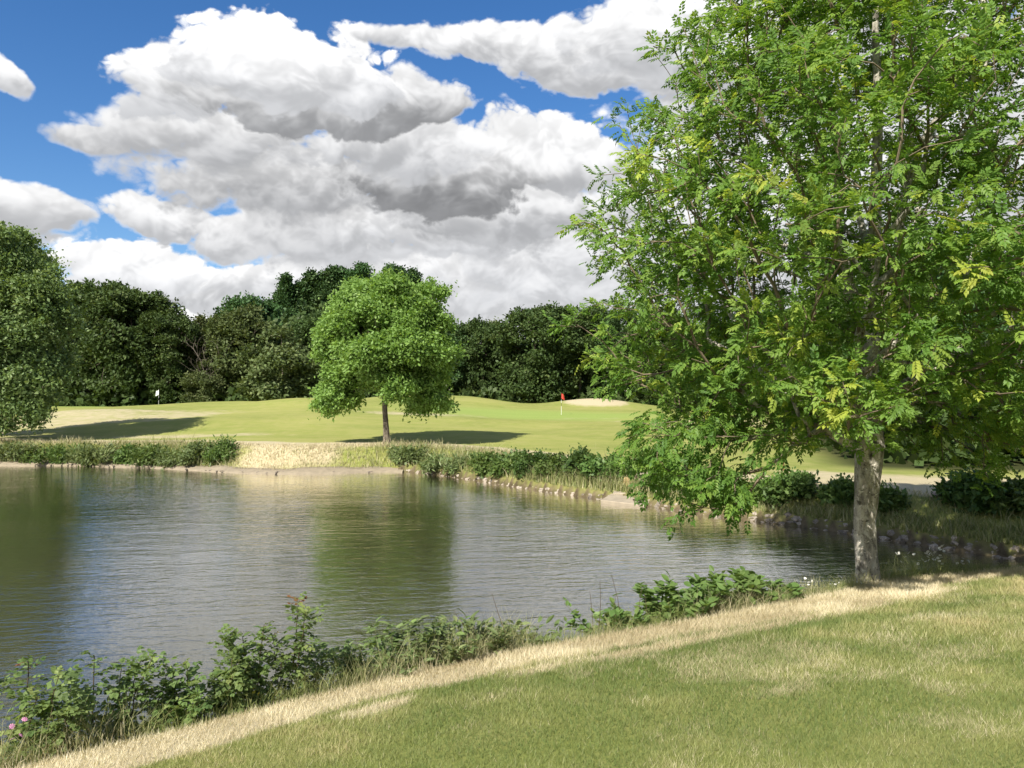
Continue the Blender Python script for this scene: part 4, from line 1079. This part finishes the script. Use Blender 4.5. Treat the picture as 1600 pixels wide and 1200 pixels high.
m_black = plain_mat('dark_paint', (.05, .035, .03), .45, .4, .1, 4)
m_redp = plain_mat('red_cloth', (.62, .07, .05), .75, .1, .15, 6)
m_whc = plain_mat('white_cloth', (.80, .80, .78), .8, .1, .06, 6)
m_orange = plain_mat('orange_stake_paint', (.70, .13, .045), .6, .3, .2, 6)
m_brownst = plain_mat('weathered_stake', (.30, .13, .07), .7, .2, .3, 8)
def flagstick(px, d, label, cloth, h_=2.15, side=1, fw=.42, fh=.34):
    x = at(px, d); o = empty('golf_flag', (x, d, gz(x, d))); tag(o, label, 'flag', 'flagsticks on the greens')
    bands = [(0, .55, m_white), (.55, .85, m_white), (.85, 1.15, m_black), (1.15, 1.45, m_white), (1.45, h_, m_black if cloth is m_redp else m_white)]
    for a_, b_, m_ in bands[1:]:
        rod('pole_band', .016, .015, b_ - a_ + .0, m_, o, (0, 0, a_))
    rod('pole', .0155, .0155, .55, m_white, o, (0, 0, 0))
    us_ = np.linspace(0, 1, 9); vs_ = np.linspace(0, 1, 6); V = []; 
    for th in (0, .006):
        for vv in vs_:
            for uu in us_:
                V.append((side * uu * fw * (.45 + .1 * vv), th + .05 * math.sin(uu * 7 + vv * 2), h_ - .02 - vv * fh - uu * .26 - .03 * math.sin(uu * 5)))
    V = np.array(V); i = (np.arange(5)[:, None] * 9 + np.arange(8)[None]).ravel(); f = np.stack([i, i + 1, i + 10, i + 9], 1)
    obj('flag_cloth', mesh_np('flag_cloth', V, np.concatenate([f, f[:, ::-1] + 54]), cloth, smooth=True), o)
    return o
flagstick(877, 73, 'red flag on a banded pole on the green left of the ash crown', m_redp, 2.15, 1, .55, .5)
flagstick(248, 95, 'white flag on a pole on the left green before the dark wood', m_whc, 2.2, -1, .75, .6)
x, d = at(972, 31.3), 31.3
o = rod('marker_stake', .028, .026, .75, m_orange, None, (x, d, gz(x, d) - .05)); o.rotation_euler = (0.05, -.16, 0); tag(o, 'short orange hazard stake leaning beside the stone outlet', 'stake', 'hazard stakes')
x, d = at(1224, 31), 31.0
o = rod('marker_stake', .026, .024, .72, m_brownst, None, (x, d, gz(x, d) - .05)); tag(o, 'upright reddish brown hazard stake on the turf left of the ash trunk', 'stake', 'hazard stakes')
# stone outlet with an apron slab
OX, OY = at(1002, 29.1), 29.1
hd = empty('stone_outlet', (OX, OY, 0), -.55); tag(hd, 'small weathered stone water outlet with sloping apron slab on the far shore', 'outlet')
m_slab = plain_mat('outlet_stone', (.30, .255, .19), .85, .15, .35, 3.5, .5)
m_slab2 = plain_mat('outlet_stone_ochre', (.34, .245, .12), .85, .15, .4, 4, .5)
boxo('apron', (1.75, 1.0, .16), (-.2, -.86, .10), m_slab, hd, (.13, .03, 0), .03)
boxo('back_wall', (1.0, .22, .74), (.12, .18, .62), m_slab, hd, (0, 0, .05), .03)
boxo('wing_stone', (.42, .24, .60), (-.55, .10, .56), m_slab2, hd, (0, .1, .25), .05)
boxo('wing_stone', (.20, .34, .62), (.52, -.06, .50), m_slab, hd, (0, -.25, -.3), .04)
boxo('lintel', (.85, .34, .10), (.22, .10, 1.02), m_slab, hd, (0, .05, .05), .02)
boxo('sluice_post', (.07, .07, .78), (-.20, -.03, .58), m_stemd, hd, (0, 0, 0), .008)
boxo('step_stone', (.55, .4, .16), (-.75, -.25, .26), m_slab, hd, (.1, 0, .3), .04)
boxo('step_stone', (.5, .35, .14), (.42, -.36, .26), m_slab, hd, (.1, 0, -.2), .04)
boxo('slot_board', (.34, .06, .05), (.25, -1.0, .205), m_stemd, hd, (.13, -.0, .5), .006)
# lone pale boulders on the right bank
for px, d, lab in ((1463, 22.6, 'pale pinkish stone lying in the shaded grass right of the ash trunk'), (1580, 22.4, 'pale rounded stone on the right bank near the picture edge')):
    o = bpy.data.objects.new('field_stone', rock_mesh('field_stone', px, plain_mat('pale_stone', (.48, .38, .30), .9, .1, .25, 5, .3), .5)); o.location = (at(px, d), d, gz(at(px, d), d) + .05); o.scale = (.22, .22, .22); link(o); tag(o, lab, 'stone')

# ------------------------------------------------------------------ plants on the near bank
L_broad = template_leaf(1, .30); L_narrow = template_leaf(1, .16, .05, .3); L_lobed = template_compound(3, 1.0, .16, .40, .25, 77)
m_sap = leaf_mat('sapling_leaf', [(0.0, (0.085, 0.135, 0.044)), (0.6, (0.160, 0.225, 0.072)), (0.9, (0.26, 0.31, 0.105)), (1.0, (0.22, 0.10, 0.05))], transl=.42)
m_dog = leaf_mat('dogwood_leaf', [(0.0, (0.090, 0.155, 0.042)), (0.6, (0.155, 0.235, 0.068)), (1.0, (0.24, 0.31, 0.105))], transl=.42)
m_petalw = plain_mat('white_petal', (.80, .79, .72), .7, .2, .08, 8)
m_petaly = plain_mat('yellow_petal', (.78, .62, .06), .7, .2, .1, 8)
m_petalp = plain_mat('pink_petal', (.72, .30, .55), .7, .2, .12, 8)
leaf_lib = {}
TM = {'sap': (L_lobed, m_sap), 'sapb': (L_broad, m_sap), 'dog': (L_broad, m_dog), 'herb': (L_narrow, m_weed)}
def bank_d(px, s):
    """distance of the near bank at which the slope lies s metres above its waterline"""
    ds = np.linspace(4, 16, 500); pp = np.column_stack([(px - 800) / FPX * ds, ds]); sd_ = pond_dist(pp)
    return float(ds[np.argmin(np.abs(sd_ - s) + 9 * (~is_near(pp)))])
leaf_scale = 1.0
def leaf_meshes(kind, tmpl, mat, tints):
    leaf_lib[kind] = [mesh_np('leaf', tmpl[0], tmpl[1], mat, {'tint': np.full(len(tmpl[0]), t_)}) for t_ in tints]
leaf_meshes('sap', L_lobed, m_sap, (.15, .35, .5, .65, .8)); leaf_meshes('sapred', L_lobed, m_sap, (.95, 1.0))
leaf_meshes('dog', L_broad, m_dog, (.15, .35, .5, .65, .85)); leaf_meshes('herb', L_narrow, m_weed, (.15, .4, .6, .85)); leaf_meshes('sapb', L_broad, m_sap, (.2, .45, .6, .8))
def leafy(name, px, d, top, label, cat, stems, nleaf, lsize, kinds, seed, spread=.22, lean=(0, 0), red=False, smat=None, grp='plants on the near bank', start=.12, base_s=.95, fill=120):
    """a bank plant: stems that fork from one foot, single leaves along them"""
    q_ = np.random.default_rng(seed); d = bank_d(px, base_s + q_.uniform(-.25, .1)); x = at(px, d); z0 = gz(x, d); h_ = max(.3, EYE + (HORIZON - top) / FPX * d - z0)
    o = empty(name, (x, d, z0 - .02)); tag(o, label, cat, grp); FP, FA = [], []
    per_ = max(3, nleaf // stems)
    for k in range(stems):
        hk = h_ * (1.0 if k == 0 else q_.uniform(.62, .97)); a = q_.uniform(0, 6.283); rad = spread * h_ * (.3 if k == 0 else q_.uniform(.5, 1.3))
        end = np.array([math.cos(a) * rad + lean[0] * hk, math.sin(a) * rad * .7 + lean[1] * hk, hk]); foot = np.array([q_.normal(0, .03), q_.normal(0, .03), 0])
        mid_ = (foot + end) / 2 + np.array([-lean[0] * hk * .35, 0, .12 * hk]); u_ = np.linspace(0, 1, 9)[:, None]
        pts = (1 - u_) ** 2 * foot + 2 * u_ * (1 - u_) * mid_ + u_ ** 2 * end; pts[1:-1] += q_.normal(0, .008, (7, 3))
        dr_ = norm(np.gradient(pts, axis=0)); R_s = np.linspace(.008, .003, 9) * (h_ + .5) / 1.4
        v, f = tubes(pts, np.arange(9) - 1, R_s, dr_, np.arange(1, 9), 5); st_ = obj('stem', mesh_np('stem', v, f, smat or m_stem, smooth=True), o)
        nf = fill // stems; uf = q_.uniform(start * .5, 1, nf); af = q_.uniform(0, 6.283, nf)
        FP.append(np.stack([np.interp(uf, u_[:, 0], pts[:, i_]) for i_ in range(3)], 1) + q_.normal(0, .035, (nf, 3)))
        FA.append(np.stack([np.cos(af), np.sin(af), .1 + .8 * uf ** 3 + q_.normal(-.1, .3, nf)], 1))
        for j in range(per_):
            u1 = start + (1 - start) * (j + .5) / per_ + q_.uniform(-.02, .02); u1 = min(u1, .995)
            p = np.array([np.interp(u1, u_[:, 0], pts[:, i_]) for i_ in range(3)]); ang = j * 2.4 + q_.normal(0, .3); up = .15 + .9 * u1 ** 3
            ax_ = norm(np.array([math.cos(ang), math.sin(ang), up + q_.normal(-.1, .25)])); ay_ = norm(np.cross(np.array([0, 0, 1.]) + q_.normal(0, .2, 3), ax_)); az_ = np.cross(ax_, ay_)
            sz = lsize * q_.uniform(.7, 1.2) * (1.0 - .35 * u1 ** 4); kd = 'sapred' if (red and k == 0 and u1 > .88) else kinds[int(q_.integers(0, len(kinds)))]
            lib = leaf_lib[kd]; lo = bpy.data.objects.new('leaf', lib[int(q_.integers(0, len(lib)))])
            lo.matrix_basis = Matrix([[ax_[i_] * sz, ay_[i_] * sz, az_[i_] * sz, p[i_]] for i_ in range(3)] + [[0, 0, 0, 1]]); link(lo, o)
    FP, FA = np.concatenate(FP), np.concatenate(FA); tm_, mt_ = TM[kinds[0]]
    v, f, tt = scatter([tm_], FP, FA, np.array([0, 0, 1.]) + q_.normal(0, .3, FP.shape), lsize * q_.uniform(.6, 1.1, len(FP)), np.clip(q_.normal(.42, .2, len(FP)), 0, .88))
    tag(obj('small_leaves', mesh_np('small_leaves', v, f, mt_, {'tint': tt}), o), kind='stuff')
    return o
SAP = [  # px, d, top row, stems, leaves, leaf size, red tip, lean, label
    (28, 6.9, 1028, 4, 64, .14, True, (0, 0), 'red tipped young sapling at the lower left picture edge'),
    (68, 7.0, 1050, 3, 48, .13, False, (.1, 0), 'low leafy sapling right of the red tipped one at the left edge'),
    (140, 7.4, 1018, 3, 56, .13, False, (.0, 0), 'upright leafy shoot with pale top, left one of the arching pair'),
    (196, 7.5, 1020, 3, 54, .13, False, (.28, 0), 'sapling with a shoot arching to the right over the water'),
    (250, 7.7, 1048, 3, 54, .13, False, (.15, 0), 'low spreading sapling between the arching shoot and the tall group'),
    (300, 7.9, 1030, 4, 64, .12, False, (-.05, 0), 'loose leafy sapling left of the tall group'),
    (352, 8.0, 1020, 4, 64, .12, False, (.05, 0), 'leafy sapling touching the left side of the tall group'),
    (402, 8.2, 972, 5, 110, .12, False, (0, 0), 'dense bright topped sapling, second tallest on the left bank'),
    (434, 8.3, 985, 2, 46, .11, True, (0, 0), 'slim dark sapling with reddish tip between the two tallest'),
    (462, 8.4, 936, 2, 62, .12, True, (.05, 0), 'tallest slim sapling with red brown tip standing against the water'),
    (492, 8.6, 1008, 4, 60, .11, False, (.1, 0), 'bushy low sapling at the right foot of the tallest one'),
    (545, 9.0, 1012, 4, 56, .11, False, (.1, 0), 'low sapling in the grass right of the tall group'),
]
for k, (px, d, top, st_, nl, ls, red, ln, lab) in enumerate(SAP):
    leafy('sapling', px, d, top, lab, 'sapling', st_, nl, ls * 1.25, ['sap', 'sapb'] if k % 2 else ['sap'], 900 + k, .24, ln, red, m_stemd, fill=34 * st_)
HERB = [(590, 9.6, 1000, 'narrow leaved herb clump, leftmost of the low row in mid bank'), (628, 9.9, 985, 'willowherb clump second from the left in the low row'), (668, 10.2, 975, 'tallest willowherb clump in the low row of the mid bank'),
        (708, 10.6, 978, 'narrow leaved clump in the middle of the low row'), (745, 10.8, 978, 'narrow leaved clump right of the middle of the low row'), (785, 11.1, 985, 'bent herb clump near the right end of the low row'), (818, 11.3, 980, 'last dark tipped herb clump before the gap in the bank plants')]
for k, (px, d, top, lab) in enumerate(HERB):
    leafy('willowherb', px, d, top - 12, lab, 'herb', 10, 90, .16, ['herb', 'herb', 'dog'], 930 + k, .75, (0, 0), False, m_stem, fill=380)
DOG = [(948, 11.8, 938, 2, 44, 'narrow upright shoot at the left end of the big leafy thicket'), (975, 11.9, 965, 5, 70, 'low leafy shrub at the left foot of the thicket'), (1012, 12.1, 945, 5, 80, 'leafy shrub left of the thicket peak'),
       (1050, 12.4, 915, 6, 100, 'broad leaved shrub rising left of the thicket middle'), (1075, 12.6, 900, 6, 100, 'broad leaved shrub forming the left peak of the thicket'), (1112, 12.8, 918, 6, 90, 'broad leaved shrub in the saddle of the thicket'),
       (1148, 13.0, 898, 6, 100, 'broad leaved shrub left of the tallest right hand shoot'), (1172, 13.1, 893, 6, 100, 'broad leaved shrub with the tallest shoot of the thicket'), (1205, 13.3, 905, 6, 90, 'broad leaved shrub on the right shoulder of the thicket'),
       (1240, 13.4, 918, 5, 70, 'low broad leaved shrub ending the thicket towards the ash')]
for k, (px, d, top, st_, nl, lab) in enumerate(DOG):
    leafy('dogwood_shrub', px, d, top, lab, 'shrub', st_ + 4, nl, .155, ['dog'], 950 + k, .7, (0, 0), False, m_stem, fill=95 * st_)
# bare dark seed stalks and flowering weeds
def stalks(name, px, d, tops, label, seed, mat, flower=None, fs_=.02, nfl=4, cat='weed', w_=.25):
    q_ = np.random.default_rng(seed); d = bank_d(px, .95); x = at(px, d); z0 = gz(x, d); o = empty(name, (x, d, z0 - .02)); tag(o, label, cat, 'plants on the near bank')
    for k, top in enumerate(tops):
        h_ = max(.15, EYE + (HORIZON - top) / FPX * d - z0); fx = q_.normal(0, w_); end = np.array([fx + q_.normal(0, .12) * h_, q_.normal(0, .1), h_]); foot = np.array([fx, q_.normal(0, .08), gz(x + fx, d) - z0])
        u_ = np.linspace(0, 1, 7)[:, None]; pts = foot + (end - foot) * u_ + np.sin(u_ * 3.14) * np.array([q_.normal(0, .04), 0, 0]); dr_ = norm(np.gradient(pts, axis=0))
        v, f = tubes(pts, np.arange(7) - 1, np.linspace(.006, .0025, 7), dr_, np.arange(1, 7), 4); st_ = obj('stem', mesh_np('stem', v, f, mat), o)
        for j in range(nfl if flower else 0):
            c_ = pts[-1] + (np.array([q_.normal(0, .06), q_.normal(0, .06), q_.uniform(-.14, .02)]) if j else 0)
            n_p = 8; V = [(0, 0, .003)]; F = []
            for i_ in range(n_p):
                a = i_ * 6.283 / n_p; V += [(math.cos(a - .28) * fs_ * .9, math.sin(a - .28) * fs_ * .9, .0), (math.cos(a) * fs_ * 1.15, math.sin(a) * fs_ * 1.15, -.002), (math.cos(a + .28) * fs_ * .9, math.sin(a + .28) * fs_ * .9, 0)]; F.append((0, 1 + 3 * i_, 2 + 3 * i_, 3 + 3 * i_))
            fo = obj('flower', mesh_np('flower', V, np.array(F), flower), o, tuple(c_)); fo.rotation_euler = (q_.normal(.7, .35), q_.normal(0, .35), q_.uniform(0, 6))
    return o
stalks('seed_stalk', 925, 11.7, (905, 922), 'thin dark bare seed stalk left of the leafy thicket', 1, m_stemd, w_=.05)
stalks('seed_stalk', 960, 11.8, (893, 930), 'tall thin seed stalk sticking out of the left end of the thicket', 2, m_stemd, w_=.04)
stalks('seed_stalk', 740, 10.9, (925, 950, 960), 'faint bare stalks standing above the low herb row', 3, m_stemd, w_=.25)
stalks('seed_stalk', 1012, 12.2, (918, 925), 'bare leaning stalk on the left slope of the thicket', 4, m_stemd, w_=.05)
stalks('ox_eye_daisy', 1280, 13.5, (900, 905, 912, 898, 915), 'daisies between the leafy thicket and the ash trunk', 5, m_stem, m_petalw, .02, 3, 'flowers', .22)
stalks('ox_eye_daisy', 1312, 13.7, (902, 910, 897, 915), 'daisies right at the left side of the ash trunk', 6, m_stem, m_petalw, .02, 3, 'flowers', .15)
stalks('ox_eye_daisy', 1465, 14.3, (856, 862, 850, 868, 872, 860, 865), 'white flower heads on tall stems right of the ash trunk, left group', 7, m_stem, m_petalw, .026, 4, 'flowers', .28)
stalks('ox_eye_daisy', 1495, 14.3, (862, 870, 858, 876, 868), 'white flower heads on tall stems right of the ash trunk, right group', 8, m_stem, m_petalw, .024, 4, 'flowers', .25)
stalks('yellow_flower', 360, 8.0, (1068, 1075, 1080), 'small yellow flowers below the tall sapling group', 9, m_stem, m_petaly, .018, 2, 'flowers', .35)
stalks('yellow_flower', 535, 8.9, (1052, 1062), 'small yellow flowers in the grass right of the tall saplings', 10, m_stem, m_petaly, .018, 2, 'flowers', .3)
stalks('pink_mallow', 8, 6.3, (1128, 1136), 'pink flower at the lower left picture edge', 11, m_stem, m_petalp, .022, 2, 'flowers', .03)
stalks('white_flower', 1110, 12.3, (955, 962, 950), 'small white blossoms in front of the leafy thicket', 12, m_stem, m_petalw, .02, 2, 'flowers', .5)
# creeping bindweed on the straw strip
x, d = at(1290, 12.35), 12.35
o = empty('creeping_vine', (x, d, gz(x, d))); tag(o, 'short creeping vine lying across the straw strip before the ash', 'vine')
us_ = np.linspace(-1, 1, 15); pts = np.stack([us_ * .48, .30 * us_ + .06 * np.sin(us_ * 5), np.array([gz(x + a * .48, d + .30 * a) - gz(x, d) + .03 + .02 * math.sin(a * 7) for a in us_])], 1)
v, f = tubes(pts, np.arange(15) - 1, np.full(15, .005), norm(np.gradient(pts, axis=0)), np.arange(1, 15), 4); obj('stem', mesh_np('stem', v, f, m_stem), o)
q_ = np.random.default_rng(5)
for j in range(40):
    u1 = q_.uniform(0, 14); p = np.array([np.interp(u1, np.arange(15), pts[:, k]) for k in range(3)]); a = q_.uniform(0, 6.28); ax_ = norm(np.array([math.cos(a), math.sin(a), .5])); ay_ = norm(np.cross([0, 0, 1.], ax_)); az_ = np.cross(ax_, ay_); sz = q_.uniform(.06, .09)
    lo = bpy.data.objects.new('leaf', leaf_lib['dog'][int(q_.integers(1, 5))]); lo.matrix_basis = Matrix([[ax_[k] * sz, ay_[k] * sz, az_[k] * sz, p[k]] for k in range(3)] + [[0, 0, 0, 1]]); link(lo, o)
